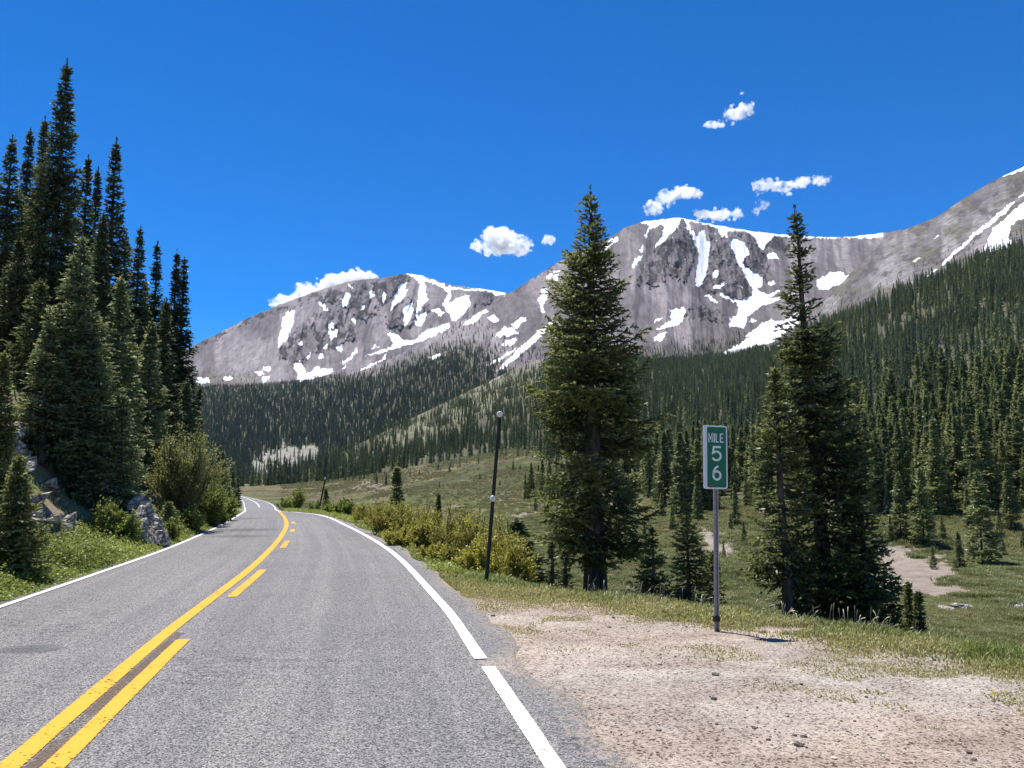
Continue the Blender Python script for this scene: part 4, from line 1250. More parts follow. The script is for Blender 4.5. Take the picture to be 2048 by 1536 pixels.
# ------------------------------------------------------------------ willows and leafy shrubs
def shrub(h, w, seed, nstem=26, leaves=5200, ls=0.045, lw=0.024, low=0.25):
    rg = np.random.default_rng(seed)
    tubes = []; C = []; D = []; T = []
    per = leaves // nstem
    for i in range(nstem):
        a_ = rg.uniform(0, 6.283); rr = w * math.sqrt(rg.random()); hh = h * rg.uniform(0.62, 1.05) * (1 - 0.35 * (rr / w) ** 2)
        u = np.linspace(0, 1, 7)
        b0 = np.array((math.cos(a_), math.sin(a_), 0)) * rr * 0.25
        P = b0 + np.stack([math.cos(a_) * rr * 0.75 * u ** 1.3, math.sin(a_) * rr * 0.75 * u ** 1.3, hh * u], -1)
        P[1:] += rg.normal(0, 0.02 * h, (6, 3))
        tubes.append(tube(P, 0.004 * h + 0.010 * (1 - u), 3))
        for q in range(3):                                   # side twigs
            u0 = rg.uniform(0.3, 0.8); bp = np.array([np.interp(u0, u, P[:, j]) for j in range(3)])
            dv = rg.normal(0, 1, 3); dv[2] = abs(dv[2]) + 0.6; dv /= np.linalg.norm(dv)
            ln = h * rg.uniform(0.15, 0.32)
            tubes.append(tube(bp + dv * np.linspace(0, 1, 4)[:, None] * ln, np.linspace(0.006, 0.002, 4), 3))
            m = per // 5
            uu = rg.random(m)[:, None]
            C.append(bp + dv * uu * ln + rg.normal(0, 0.03 * h ** 0.5, (m, 3))); dd = dv + rg.normal(0, 0.6, (m, 3)); D.append(dd)
            T.append(rg.normal(0.5, 0.17, m) + 0.15 * uu[:, 0])
        m = per - 3 * (per // 5)
        uu = low + (1.0 - low) * rg.random(m) ** 0.8
        pc = np.stack([np.interp(uu, u, P[:, j]) for j in range(3)], -1) + rg.normal(0, 0.035 * h ** 0.5, (m, 3))
        dd = rg.normal(0, 0.7, (m, 3)); dd[:, 2] += 0.8
        C.append(pc); D.append(dd); T.append(rg.normal(0.42, 0.17, m) + 0.2 * (uu - 0.5))
    C = np.vstack(C); D = np.vstack(D); D /= np.linalg.norm(D, axis=1)[:, None]
    V = leaf_arrays(C, D, ls * rg.uniform(0.7, 1.3, len(C)), lw * rg.uniform(0.7, 1.3, len(C)), rg)
    return leaf_mesh("foliage", V, np.clip(np.concatenate(T), 0, 1)), mesh_np("stem", *join_tubes(tubes))


def place_shrub(px_, Yd, top_, hw, lab, sd, mat='willow', name="willow_shrub", cat="shrub", group=None, **kw):
    x = (px_ - 1024) / F * Yd; zb_ = g1(x, Yd) - 0.05; h = H + py_to_tan(top_) * Yd - zb_
    h = max(h, 0.4)
    fm, sm = shrub(h, hw * Yd / F, sd, **kw)
    e_ = empty(name, (x, Yd, zb_), lab, cat, group)
    link("stem", sm, M['bark'], e_)
    link("foliage", fm, M[mat], e_)
    return e_


WG = "yellow-green willows below the road edge"
for q in [(770, 29, 988, 46, "yellow-green willow nearest the road curve", 401), (812, 27, 985, 48, "willow second from the road curve, rounded top", 402), (850, 25, 992, 44, "tall willow left of the dark sapling", 403),
          (905, 23.5, 998, 48, "yellow willow around the dark sapling", 404), (950, 22, 1010, 44, "willow between the dark sapling and the snow pole", 405), (985, 19.5, 1040, 46, "willow directly behind the snow pole", 406),
          (1030, 18.5, 1068, 40, "low willow right of the snow pole", 407), (955, 19, 1075, 40, "low willow left of the snow pole foot", 408), (800, 24, 1045, 40, "low willow on the verge below the rounded willow", 409),
          (870, 20.5, 1080, 38, "low green willow in front of the dark sapling", 410), (735, 36, 1000, 30, "small willow close to the far curve", 411), (1000, 26, 1020, 40, "farther willow seen past the snow pole", 412)]:
    place_shrub(*q, group=WG, leaves=7000, nstem=30, ls=0.062, lw=0.034, low=0.1)
for q in [(700, 44, 992, 22, "greenish bush beyond the far curve", 421), (600, 62, 965, 14, "round light green bush left of the far snow pole", 422), (672, 46, 1003, 22, "low bush under the far snow pole", 423), (575, 66, 990, 22, "low green bush beside the far road stretch", 424), (640, 52, 1000, 20, "low bush at the inside of the far curve", 425)]:
    place_shrub(*q, group="bushes beyond the far curve", leaves=2600, nstem=16, ls=0.12, lw=0.07, low=0.1, mat='leafy')
place_shrub(372, 30, 828, 62, "large olive-brown willow at the foot of the left bank", 431, mat='willow_brown', leaves=30000, nstem=70, ls=0.075, lw=0.038, low=0.12)
place_shrub(415, 34, 890, 34, "smaller olive-brown willow right of the large one", 432, mat='willow_brown', leaves=12000, nstem=34, ls=0.08, lw=0.04, low=0.1)
for q in [(432, 33, 945, 26, "pale green shrub beside the olive-brown willow", 433), (462, 38, 985, 22, "green shrub closest to the far left road edge", 434), (262, 22.3, 1012, 26, "leafy green shrub at the left foot of the grey outcrop", 435),
          (395, 29, 1000, 26, "leafy shrub between the large willow and the road", 436), (447, 35, 1005, 20, "low green shrub below the pale green shrub", 438)]:
    place_shrub(*q, mat='leafy', name="leafy_shrub", leaves=4500, nstem=22, ls=0.08, lw=0.05, low=0.05)

# ------------------------------------------------------------------ forests
def area_sample(P, w, dens, rg):
    """random points on a grid sheet, uniform over ground area times weight w; dens in trees per square metre"""
    a_ = P[:-1, :-1]; b_ = P[:-1, 1:]; c_ = P[1:, 1:]; d_ = P[1:, :-1]
    ar = 0.5 * np.abs((c_[..., 0] - a_[..., 0]) * (d_[..., 1] - b_[..., 1]) - (d_[..., 0] - b_[..., 0]) * (c_[..., 1] - a_[..., 1]))
    ww = ar * w[:-1, :-1] * (dens[:-1, :-1] if np.ndim(dens) else dens)
    cnt = rg.poisson(ww)
    idx = np.repeat(np.arange(cnt.size), cnt.ravel())
    u = rg.random(len(idx))[:, None]; v = rg.random(len(idx))[:, None]
    A = a_.reshape(-1, 3)[idx]; B = b_.reshape(-1, 3)[idx]; Cc = c_.reshape(-1, 3)[idx]; D = d_.reshape(-1, 3)[idx]
    return (A * (1 - u) + B * u) * (1 - v) + (D * (1 - u) + Cc * u) * v


rg = np.random.default_rng(55)
inf = lambda PXs: ((PXs > -80) & (PXs < 2130)).astype(float)
densC = np.interp(PC[..., 1], [120, 170, 300, 700, 1500], [1 / 9, 1 / 11, 1 / 17, 1 / 20, 1 / 22])
ptsC = area_sample(PC, fmC * inf(PXC), densC, rg)
ptsB = area_sample(PB, fmB * ((PXB > 120) & (PXB < 2130)), 1 / 31.0, rg)
alpA = sstep(735, 760, PYA + 10 * fbm(PXA * 0.05, PYA * 0.05, 3, 7)) * sstep(560, 500, PXA) * (1 - 0 * PXA)
alpA[-4:] = 0
ptsA = area_sample(PA, alpA * (PXA > 255), 1 / 220.0, rg)
alpC = ((tc > -45) & (fmC < 0.2) & (PXC > 1640) & (upm > 0.3)).astype(float); alpC[-4:] = 0
ptsC2 = area_sample(PC, alpC * inf(PXC), 1 / 500.0, rg)
hC = (4.5 + 11.0 * rg.random(len(ptsC)) ** 0.8) * np.interp(ptsC[:, 1], [120, 200, 320], [1.12, 1.1, 1.0]) * np.interp(ptsC[:, 1], [130, 400, 1500], [1.0, 1.05, 0.9])
_px, _py = proj(ptsC[:, 0], ptsC[:, 1], ptsC[:, 2])
hC *= 1 - 0.35 * sstep(1200, 1000, _px) * sstep(600, 800, ptsC[:, 1])
hB = (4.5 + 11 * rg.random(len(ptsB)) ** 0.8) * np.interp(ptsB[:, 1], [500, 1500, 2200], [1.0, 1.0, 0.6]); hA = rg.uniform(6, 11, len(ptsA)); hC2 = rg.uniform(3, 7, len(ptsC2))
fringe = ((upm <= 0) & (PYC - I(PXC, F_C[:, 0], F_C[:, 1]) < 38) & (PXC > 640) & (PXC < 1250)) * np.exp(-np.clip(PYC - I(PXC, F_C[:, 0], F_C[:, 1]), 0, 99) / 13.0) * np.clip(0.3 + 2.0 * fbm(PC[..., 0] * 0.04, PC[..., 1] * 0.02, 3, 142), 0, 1.3)
fringe[-4:] = 0
ptsF = area_sample(PC, fringe, 1 / 45.0, rg)
hF = rg.uniform(1.5, 7.0, len(ptsF))
print("forest points", len(ptsC), len(ptsB), len(ptsA), len(ptsC2))

# prototypes: middle distance (individual trees) and far
mid = []
for i in range(6):
    h = 10.0
    w = [1.55, 1.3, 1.75, 1.2, 1.5, 1.65][i]
    rf = prof([(0, w * 0.95), (0.12, w), (0.5, w * 0.70), (0.8, w * 0.32), (1, 0.04)])
    res = spruce(h, rf, rf, 500 + i, bpm=26, tl=0.36, tw=0.17, step=0.24, twig=0.55, bare=0.03, r0=0.11, trunk_sides=5, gap=0.12)
    CVv, CTt, TV, TF = res
    cm = leaf_mesh("forest_crown", CVv, CTt); cm.materials.append(M['needle_far'])
    tm = mesh_np("forest_trunk", TV, TF, True); tm.materials.append(M['bark'])
    nL = len(CVv) // 4
    jm = mesh_np("forest_spruce", np.vstack([CVv, TV]), [np.arange(nL * 4).reshape(nL, 4), TF + len(CVv)])
    jm.materials.append(M['needle_far']); jm.materials.append(M['bark'])
    mi = np.concatenate([np.zeros(nL, np.int32), np.ones(len(TF), np.int32)])
    jm.polygons.foreach_set("material_index", mi)
    attr(jm, "tint", np.concatenate([CTt, np.zeros(len(TF))]), 'FACE')
    mid.append((cm, tm, jm))


def single_trees(pts, hs, n, label, group, parts_n, rg, name="spruce_tree", cat="spruce tree"):
    """the n that show largest become objects of their own; returns the mask of the rest"""
    size = hs / pts[:, 1]
    order = np.argsort(-size)[:n]
    protos = {}
    for r_, i in enumerate(order):
        v = int(rg.integers(0, 6)); s_ = hs[i] / 10.0
        wz = s_ * rg.uniform(0.85, 1.2)
        loc = (pts[i, 0], pts[i, 1], pts[i, 2] - 0.25)
        if r_ < parts_n:
            if v not in protos:
                protos[v] = place_tree(name, mid[v][0], mid[v][1], loc, label, cat, group, mat='needle_far')
                protos[v].scale = (wz, wz, s_); protos[v].rotation_euler = (0, 0, rg.uniform(0, 6.28))
            else:
                copy_tree(protos[v], loc, rg.uniform(0, 6.28), (wz, wz, s_))
        else:
            o_ = bpy.data.objects.new(name, mid[v][2]); COL.objects.link(o_)
            o_.location = loc; o_.scale = (wz, wz, s_); o_.rotation_euler = (0, 0, rg.uniform(0, 6.28))
            o_['label'] = label; o_['category'] = cat; o_['group'] = group
    m = np.ones(len(pts), bool); m[order] = False
    return m


pcx, pcy = proj(ptsC[:, 0], ptsC[:, 1], ptsC[:, 2])
vis = (pcx > 1100) & (pcx < 2080)
cand = np.where(vis)[0]
keepmask = np.ones(len(ptsC), bool)
mrest = single_trees(ptsC[cand], hC[cand], 280, "spruce in the front ranks of the dense forest on the right-hand slope", "front spruces of the right-hand forest", 60, np.random.default_rng(8))
keepmask[cand[~mrest]] = False
restC, hrC = ptsC[keepmask], hC[keepmask]


def far_proto(seed, h=10.0, layers=11, w=1.6):
    rg = np.random.default_rng(seed)
    V = []; Fc = []; T = []
    for L in range(layers):
        t_ = L / layers
        R = w * (1 - t_) ** 0.85 * rg.uniform(0.8, 1.15) + 0.1
        z0 = h * (0.05 + 0.93 * t_)
        n = 7 if L < layers - 2 else 5
        for q in range(n):
            a_ = (q + rg.random() * 0.7) / n * 6.283
            r_ = R * rg.uniform(0.65, 1.2)
            tip = np.array((math.cos(a_) * r_, math.sin(a_) * r_, z0 - h * 0.035 * rg.uniform(0.2, 1.6)))
            da = 3.14 / n * 1.1
            zt_ = z0 + h * 0.10
            b1 = np.array((math.cos(a_ - da) * r_ * 0.35, math.sin(a_ - da) * r_ * 0.35, z0 + h * 0.02))
            b2 = np.array((math.cos(a_ + da) * r_ * 0.35, math.sin(a_ + da) * r_ * 0.35, z0 + h * 0.02))
            tp = np.array((0, 0, min(zt_, h)))
            i0 = len(V)
            V += [b1, tip, b2, tp]
            Fc += [(i0, i0 + 1, i0 + 3), (i0 + 1, i0 + 2, i0 + 3)]
            tv = rg.normal(0.38, 0.2)
            T += [tv, tv + 0.1]
    me = mesh_np("far_spruce", np.array(V), np.array(Fc))
    attr(me, "tint", np.clip(T, 0, 1), 'FACE')
    me.materials.append(M['needle_far'])
    return me


fcol = bpy.data.collections.new("far_spruce_shapes")
for i in range(5):
    po = bpy.data.objects.new("far_spruce_shape_%s" % "abcde"[i], far_proto(600 + i, w=[1.5, 1.25, 1.7, 1.4, 1.1][i]))
    fcol.objects.link(po)


def snag(seed):
    rg = np.random.default_rng(seed)
    V, Fq = tube(np.array([(0, 0, 0), (0.1, 0, 4), (0.05, 0.1, 8.5)]), np.array([0.16, 0.10, 0.03]), 5)
    parts = [(V, Fq)]
    for q in range(16):
        z = rg.uniform(1.5, 7.8); a_ = rg.uniform(0, 6.28); L = rg.uniform(0.4, 1.1) * (1 - z / 11)
        parts.append(tube(np.array([(0.05, 0, z), (math.cos(a_) * L, math.sin(a_) * L, z - 0.15)]), np.array([0.05, 0.02]), 3))
    V, Fq = join_tubes(parts)
    me = mesh_np("snag", V, Fq); attr(me, "tint", rg.random(len(Fq)), 'FACE'); me.materials.append(M['snag'])
    return me


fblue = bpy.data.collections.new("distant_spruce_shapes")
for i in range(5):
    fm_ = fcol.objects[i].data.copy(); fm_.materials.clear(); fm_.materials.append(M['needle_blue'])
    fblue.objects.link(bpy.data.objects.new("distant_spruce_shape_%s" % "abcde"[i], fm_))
for cc_, nm_ in ((fcol, "zz_snag_shape"), (fblue, "zz_distant_snag_shape")):
    cc_.objects.link(bpy.data.objects.new(nm_, snag(640)))


def scatter(name, pts, scale, rot, idx, coll, label, cat, wscale=None):
    me = bpy.data.meshes.new(name)
    me.vertices.add(len(pts)); me.vertices.foreach_set("co", np.asarray(pts, np.float32).ravel())
    attr(me, "sz", scale); attr(me, "rz", rot); attr(me, "wd", wscale if wscale is not None else scale)
    ia = me.attributes.new("pick", 'INT', 'POINT'); ia.data.foreach_set("value", np.asarray(idx, np.int32))
    o_ = link(name, me, None, label=label, cat=cat, kind='stuff')
    ng = bpy.data.node_groups.new(name + "_scatter", 'GeometryNodeTree')
    ng.interface.new_socket("Geometry", in_out='INPUT', socket_type='NodeSocketGeometry')
    ng.interface.new_socket("Geometry", in_out='OUTPUT', socket_type='NodeSocketGeometry')
    N = ng.nodes; Lk = ng.links
    gi = N.new("NodeGroupInput"); go = N.new("NodeGroupOutput")
    ci = N.new("GeometryNodeCollectionInfo"); ci.inputs[0].default_value = coll
    ci.inputs['Separate Children'].default_value = True; ci.inputs['Reset Children'].default_value = True
    ip = N.new("GeometryNodeInstanceOnPoints"); ip.inputs['Pick Instance'].default_value = True

    def na(nm, typ='FLOAT'):
        n_ = N.new("GeometryNodeInputNamedAttribute"); n_.data_type = typ; n_.inputs[0].default_value = nm
        return n_.outputs[0]
    cx = N.new("ShaderNodeCombineXYZ"); Lk.new(na("rz"), cx.inputs[2])
    sx = N.new("ShaderNodeCombineXYZ")
    wd = na("wd"); Lk.new(wd, sx.inputs[0]); Lk.new(wd, sx.inputs[1]); Lk.new(na("sz"), sx.inputs[2])
    Lk.new(gi.outputs[0], ip.inputs['Points']); Lk.new(ci.outputs[0], ip.inputs['Instance'])
    Lk.new(na("pick", 'INT'), ip.inputs['Instance Index'])
    Lk.new(cx.outputs[0], ip.inputs['Rotation']); Lk.new(sx.outputs[0], ip.inputs['Scale'])
    Lk.new(ip.outputs[0], go.inputs[0])
    md = o_.modifiers.new("scatter", 'NODES'); md.node_group = ng
    return o_


def scatter_forest(name, pts, hs, label, coll=None):
    rg = np.random.default_rng(len(pts))
    p = pts.copy(); p[:, 2] -= 0.3
    s_ = hs / 10.0
    scatter(name, p, s_, rg.uniform(0, 6.28, len(p)), np.where(rg.random(len(p)) < 0.05, 5, rg.integers(0, 5, len(p))), coll or fcol, label, "forest", s_ * rg.uniform(0.85, 1.25, len(p)))


scatter_forest("forest", restC, hrC, "dense spruce forest covering the front spur and the right-hand slope")
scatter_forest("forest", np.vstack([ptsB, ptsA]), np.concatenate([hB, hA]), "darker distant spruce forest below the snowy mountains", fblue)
scatter_forest("scrub_trees", ptsF, hF, "small spruces and brush thinning out from the forest edge onto the meadow")
scatter_forest("alpine_trees", ptsC2, hC2, "scattered stunted trees on the right-hand ridge above the forest")

# trees standing free in the valley, placed one by one
zC = lambda x, y: float(ground(np.array([x]), np.array([y]))[0])


def hill_z(px_, Yd):
    """height of the far sheet under image column px at depth Yd"""
    j = int(np.argmin(np.abs(PXC[0] - px_)))
    return float(np.interp(Yd, PC[:nm + nh, j, 1], PC[:nm + nh, j, 2]))


def valley_tree(px_, base, top_, lab, grp, wk=1.0, v=None, Yd=None):
    if Yd is None:
        best = None
        for Yq in np.linspace(92, 470, 400):
            zq = hill_z(px_, Yq)
            _, pq = proj((px_ - 1024) / F * Yq, Yq, zq)
            if best is None or abs(pq - base) < best[0]: best = (abs(pq - base), Yq, zq)
        Yd, zb_ = best[1], best[2]
    else:
        zb_ = g1((px_ - 1024) / F * Yd, Yd)
    x = (px_ - 1024) / F * Yd
    h = H + py_to_tan(top_) * Yd - zb_
    v = random.randrange(6) if v is None else v
    s_ = h / 10.0
    e_ = place_tree("spruce_tree", mid[v][0], mid[v][1], (x, Yd, zb_ - 0.1), lab, "spruce tree", grp, rz=random.uniform(0, 6.28), sc=(s_ * wk, s_ * wk, s_), mat='needle_far')


for q in [(1948, 1138, 940, "broad valley spruce standing right of the pale gravel bank, with a dark round shadow", 1.2), (1902, 1150, 1062, "small dark valley spruce at the right end of the pale gravel bank", 1.5), (1850, 1146, 1090, "tiny spruce in front of the pale gravel bank", 1.2),
          (1835, 1088, 935, "spruce on top of the pale gravel bank, the widest one there", 1.35), (1790, 1075, 945, "spruce on top of the pale gravel bank, left of the widest one", 1.3), (2008, 1062, 925, "valley spruce at the forest front near the right edge of the frame", 1.25), (1925, 1058, 975, "bushy lower spruce behind the broad valley spruce", 1.3),
          (1390, 1040, 950, "spruce at the forest foot seen left of the mile marker post", 1.2), (1465, 1050, 965, "spruce at the forest foot seen right of the mile marker post", 1.2)]:
    valley_tree(q[0], q[1], q[2], q[3], "free-standing valley spruces", q[4])
YG = "young spruces scattered over the near valley floor"
for (px_, base, top_) in [(1262, 1120, 1062), (1285, 1085, 1040), (1340, 1060, 1010), (1440, 1120, 1085), (1480, 1085, 1040), (1455, 1060, 1025), (1215, 1060, 1015), (1240, 1035, 985), (1990, 1115, 1075), (2030, 1095, 1060), (1960, 1180, 1150), (1770, 1080, 1030), (1872, 1075, 1030), (1985, 1075, 1020), (1150, 1040, 1000), (1320, 1035, 985)]:
    valley_tree(px_, base, top_, "young spruce on the near valley floor between the turnout and the forest", YG, 1.35)
MG = "lone spruces on the open meadow"
for (px_, base, top_) in [(755, 968, 946), (774, 970, 945), (1026, 940, 920), (1040, 940, 928), (900, 945, 930), (960, 958, 944), (840, 950, 938), (1000, 970, 958), (880, 975, 962)]:
    valley_tree(px_, base, top_, "small dark spruce standing alone on the open meadow", MG, 1.3)
valley_tree(795, 998, 930, "taller light green tree standing alone at the near edge of the meadow", MG, 1.5, Yd=70)
valley_tree(1033, 1062, 1038, "low rounded dark spruce on the green meadow beside the snow pole", MG, 3.4, Yd=60)
CG = "spruce clump on the meadow left of the broad spruce"
for (px_, base, top_) in [(1050, 1000, 945), (1062, 998, 925), (1076, 1000, 928), (1084, 1003, 918), (1098, 1005, 922), (1112, 1005, 930), (1126, 1006, 925), (1140, 1008, 930), (1092, 1030, 985), (1070, 1022, 990)]:
    valley_tree(px_, base, top_, "slim dark spruce in the clump on the meadow behind the broad spruce", CG, 1.0)
TG = "dark spruces on the pale talus patch"
for (px_, base, top_, Yd) in [(505, 962, 930, 500), (518, 975, 945, 500), (548, 950, 925, 560), (560, 962, 930, 530), (578, 972, 925, 500), (535, 940, 918, 600), (610, 972, 935, 500), (590, 945, 920, 600), (625, 968, 930, 520), (530, 965, 945, 500)]:
    x, y, z = unproj(float(px_), float(base), float(Yd))
    v = random.randrange(6); s_ = (H + py_to_tan(top_) * Yd - z) / 10.0
    place_tree("spruce_tree", mid[v][0], mid[v][1], (x, y, z), "dark spruce standing on the pale talus patch beyond the road end", "spruce tree", TG, sc=(s_ * 1.3, s_ * 1.3, s_), mat='needle_far')
RG = "small dark spruces left of the far road"
for (px_, top_, Yd) in [(470, 940, 95), (455, 925, 85), (480, 955, 120), (448, 900, 75), (495, 960, 150), (437, 900, 66), (462, 962, 80)]:
    x = (px_ - 1024) / F * Yd; zb_ = g1(x, min(Yd, 120.0)); h = H + py_to_tan(top_) * Yd - zb_
    v = random.randrange(6); s_ = max(h, 1.0) / 10
    place_tree("spruce_tree", mid[v][0], mid[v][1], (x, Yd, zb_ - 0.1), "small dark spruce left of the far road bend", "spruce tree", RG, sc=(s_ * 1.3, s_ * 1.3, s_), mat='needle_far')

# meadow scrub: low tufts nobody could count
tcol = bpy.data.collections.new("scrub_shapes")
for i in range(4):
    rg2 = np.random.default_rng(700 + i)
    n = 60
    D = rg2.normal(0, 1, (n, 3)); D[:, 2] = np.abs(D[:, 2]) * 0.7 + 0.2; D /= np.linalg.norm(D, axis=1)[:, None]
    Cn = D * rg2.uniform(0.1, 0.5, (n, 1)); Cn[:, 2] *= 0.7
    me = leaf_mesh("scrub", leaf_arrays(Cn, D, 0.30, 0.13, rg2), np.clip(rg2.normal(0.6, 0.22, n) + (i - 1.5) * 0.12, 0, 1))
    me.materials.append(M['meadow_tuft'])
    po = bpy.data.objects.new("scrub_shape_%s" % "abcd"[i], me); tcol.objects.link(po)
rg = np.random.default_rng(56)
meadW = (1 - hill) * (1 - pale) * np.clip(0.32 + 1.9 * fbm(PC[..., 0] * 0.05, PC[..., 1] * 0.022, 4, 130), 0.03, 1.2) * inf(PXC) * (PXC > 560)
meadW[-4:] = 0
pm = area_sample(PC, meadW, np.interp(PC[..., 1], [90, 200, 480], [0.9, 0.9, 0.9]), rg)
n = 26000
yy_ = rg.uniform(22, 104, n); xx_ = rg.uniform(-30, 75, n)
dcc = crest_dist(xx_, yy_)
ok = (dcc > 2.0) & (fbm(xx_ * 0.1, yy_ * 0.06, 4, 131) > -0.05) & (xx_ < yy_ * 0.75)
xx_, yy_ = xx_[ok], yy_[ok]; zz_ = ground(xx_, yy_)
mcx, mp = meadow_col(xx_, yy_, zz_)
pn = np.stack([xx_, yy_, zz_], -1)[~mp]
pm = np.vstack([pm, pn])
print("scrub", len(pm))
sz = rg.uniform(0.25, 1.0, len(pm)) ** 1.3 * np.interp(pm[:, 1], [20, 60, 200, 480], [0.32, 0.6, 0.9, 1.5])
scatter("meadow_scrub", pm, sz * 1.1, rg.uniform(0, 6.28, len(pm)), rg.integers(0, 4, len(pm)), tcol, "low olive scrub dotting the valley meadow", "scrub", sz * rg.uniform(0.9, 1.5, len(pm)))

# ------------------------------------------------------------------ grass, herbs, stalks, pebbles
def blades(P, hgt, wid, rg, bend=0.5):
    n = len(P)
    a_ = rg.uniform(0, 6.283, n); ln = rg.uniform(0.1, 1.0, n) * bend
    d = np.stack([np.cos(a_), np.sin(a_), 0 * a_], -1)
    sdv = np.stack([-np.sin(a_ + rg.normal(0, .6, n)), np.cos(a_), 0 * a_], -1)
    h = hgt[:, None]; w = wid[:, None] if np.ndim(wid) else wid
    up_ = np.array((0, 0, 1.0))
    v0 = P - sdv * w / 2; v1 = P + sdv * w / 2
    m = P + up_ * h * 0.6 + d * h * ln[:, None] * 0.3
    v2 = m + sdv * w * 0.35; v3 = m - sdv * w * 0.35
    v4 = P + up_ * h * (1 - 0.3 * ln[:, None]) + d * h * ln[:, None]
    V = np.stack([v0, v1, v2, v3, v4], 1).reshape(-1, 3)
    i = np.arange(n) * 5
    return V, np.stack([i, i + 1, i + 2, i + 3], -1), np.stack([i + 3, i + 2, i + 4], -1)


rg = np.random.default_rng(60)
n = 900000
# sample along the crest band: near part denser
yy_ = 6.5 + 50 * rg.random(n) ** 2.0; xx_ = xR(yy_) + rg.random(n) ** 1.3 * np.interp(yy_, [6.5, 9, 15, 22, 57], [13, 13, 9, 8, 8])
dc = crest_dist(xx_, yy_)
pat = fbm(xx_ * 0.5, yy_ * 0.5, 4, 41) * 0.9 + 0.5 * fbm(xx_ * 2.2, yy_ * 2.2, 3, 42)
pr = sstep(-1.9, -0.3, dc + pat) * sstep(5.0, 2.5, dc)
pr = np.maximum(pr, 0.85 * sstep(-4.2, -1.2, dc + 1.4 * pat) * (dc < 0) * sstep(0.02, 0.30, fbm(xx_ * 1.3, yy_ * 1.9, 3, 73)))
pr *= sstep(-0.62, -0.1, fbm(xx_ * 1.1, yy_ * 1.6, 3, 69) + 0.35 * sstep(-0.5, 1.0, dc))
pr *= (xx_ > xR(yy_) + 0.45) * (xx_ < yy_ * 0.95)
ok = rg.random(n) < pr
xx_, yy_, dc = xx_[ok], yy_[ok], dc[ok]
P = np.stack([xx_, yy_, ground(xx_, yy_) - 0.01], -1)
lush = sstep(-0.6, 0.6, dc + 0.8 * fbm(xx_ * 0.7, yy_ * 0.7, 3, 68))
weed = sstep(-0.7, -1.5, dc)
hh = (rg.uniform(0.04, 0.11, len(P)) + lush * rg.uniform(0.02, 0.16, len(P))) * (1 - 0.6 * weed)
V, Q, T3 = blades(P, hh, rg.uniform(0.008, 0.016, len(P)) * (1 + yy_ * 0.03), rg, 0.7)
me = mesh_np("grass", V, [Q, T3])
ti = np.clip(0.62 - 0.38 * lush + 0.3 * weed + rg.normal(0, 0.2, len(P)) + 0.25 * fbm(xx_ * 0.8, yy_ * 0.8, 3, 63), 0, 1)
attr(me, "tint", np.concatenate([ti, ti]), 'FACE')
link("grass", me, M['grass'], label="short green and straw-coloured grass along the edge of the turnout", cat="grass", kind='stuff')
print("grass", len(P))

# tall dry stalks along the crest
n = 130
tpx = np.concatenate([rg.uniform(1170, 1420, 60), rg.uniform(1480, 1760, 50), rg.uniform(1000, 1900, 20)])
V = []; Fq = []; off = 0; Tt = []
for i in range(n):
    Yd = np.interp(tpx[i], [1000, 1200, 1450, 1700, 1850], [15.0, 13.7, 12.1, 10.7, 10.0]) + rg.normal(0, 0.35)
    x = (tpx[i] - 1024) / F * Yd; z = g1(x, Yd)
    h = rg.uniform(0.16, 0.42); a_ = rg.normal(0.2, 0.9); bend = rg.uniform(0.1, 0.9)
    u = np.linspace(0, 1, 8)
    P = np.stack([x + math.cos(a_) * h * bend * 0.6 * u ** 2.2, Yd + math.sin(a_) * h * bend * 0.6 * u ** 2.2, z + h * (u - 0.35 * bend * u ** 3)], -1)
    v, f = tube(P, 0.0035 * (1 - 0.5 * u) + 0.004 * (u > 0.8), 3)
    V.append(v); Fq.append(f + off); off += len(v); Tt.append(np.full(len(f), rg.random()))
me = mesh_np("grass_stalks", np.vstack(V), np.vstack(Fq)); attr(me, "tint", np.concatenate(Tt), 'FACE')
link("grass", me, M['straw'], label="tall pale dry grass stalks arching in front of the dark spruces", cat="grass", kind='stuff')

# a few dandelions in the turnout grass
for (px_, py_, lab) in [(1352, 1214, "yellow dandelion left of the mile marker post, the farther of two"), (1402, 1238, "yellow dandelion nearest the mile marker post"), (1676, 1243, "yellow dandelion in the grass in front of the dark spruce group"), (1988, 1402, "lone yellow dandelion on the gravel near the right edge"), (1540, 1222, "yellow dandelion behind the mile marker shadow")]:
    x, Yd = on_plane(px_, py_)
    z = g1(x, Yd)
    e_ = empty("dandelion", (x, Yd, z), lab, "flower")
    V, Fq = tube(np.array([(0, 0, -0.02), (0.004, 0, 0.04), (0.006, 0.002, 0.085)]), np.array([0.003, 0.003, 0.003]), 4)
    sm = mesh_np("stem", V, Fq); attr(sm, "tint", np.full(len(Fq), 0.3), 'FACE'); link("stem", sm, M['leafy'], e_)
    D = rg.normal(0, 1, (40, 3)); D[:, 2] = np.abs(D[:, 2]) * 0.8; D /= np.linalg.norm(D, axis=1)[:, None]
    fmh = leaf_mesh("flower_head", leaf_arrays(np.array([(0.006, 0.002, 0.085)]) + D * 0.010, D, 0.022, 0.009, rg), np.full(40, 0.6))
    link("flower_head", fmh, M['flower'], e_)

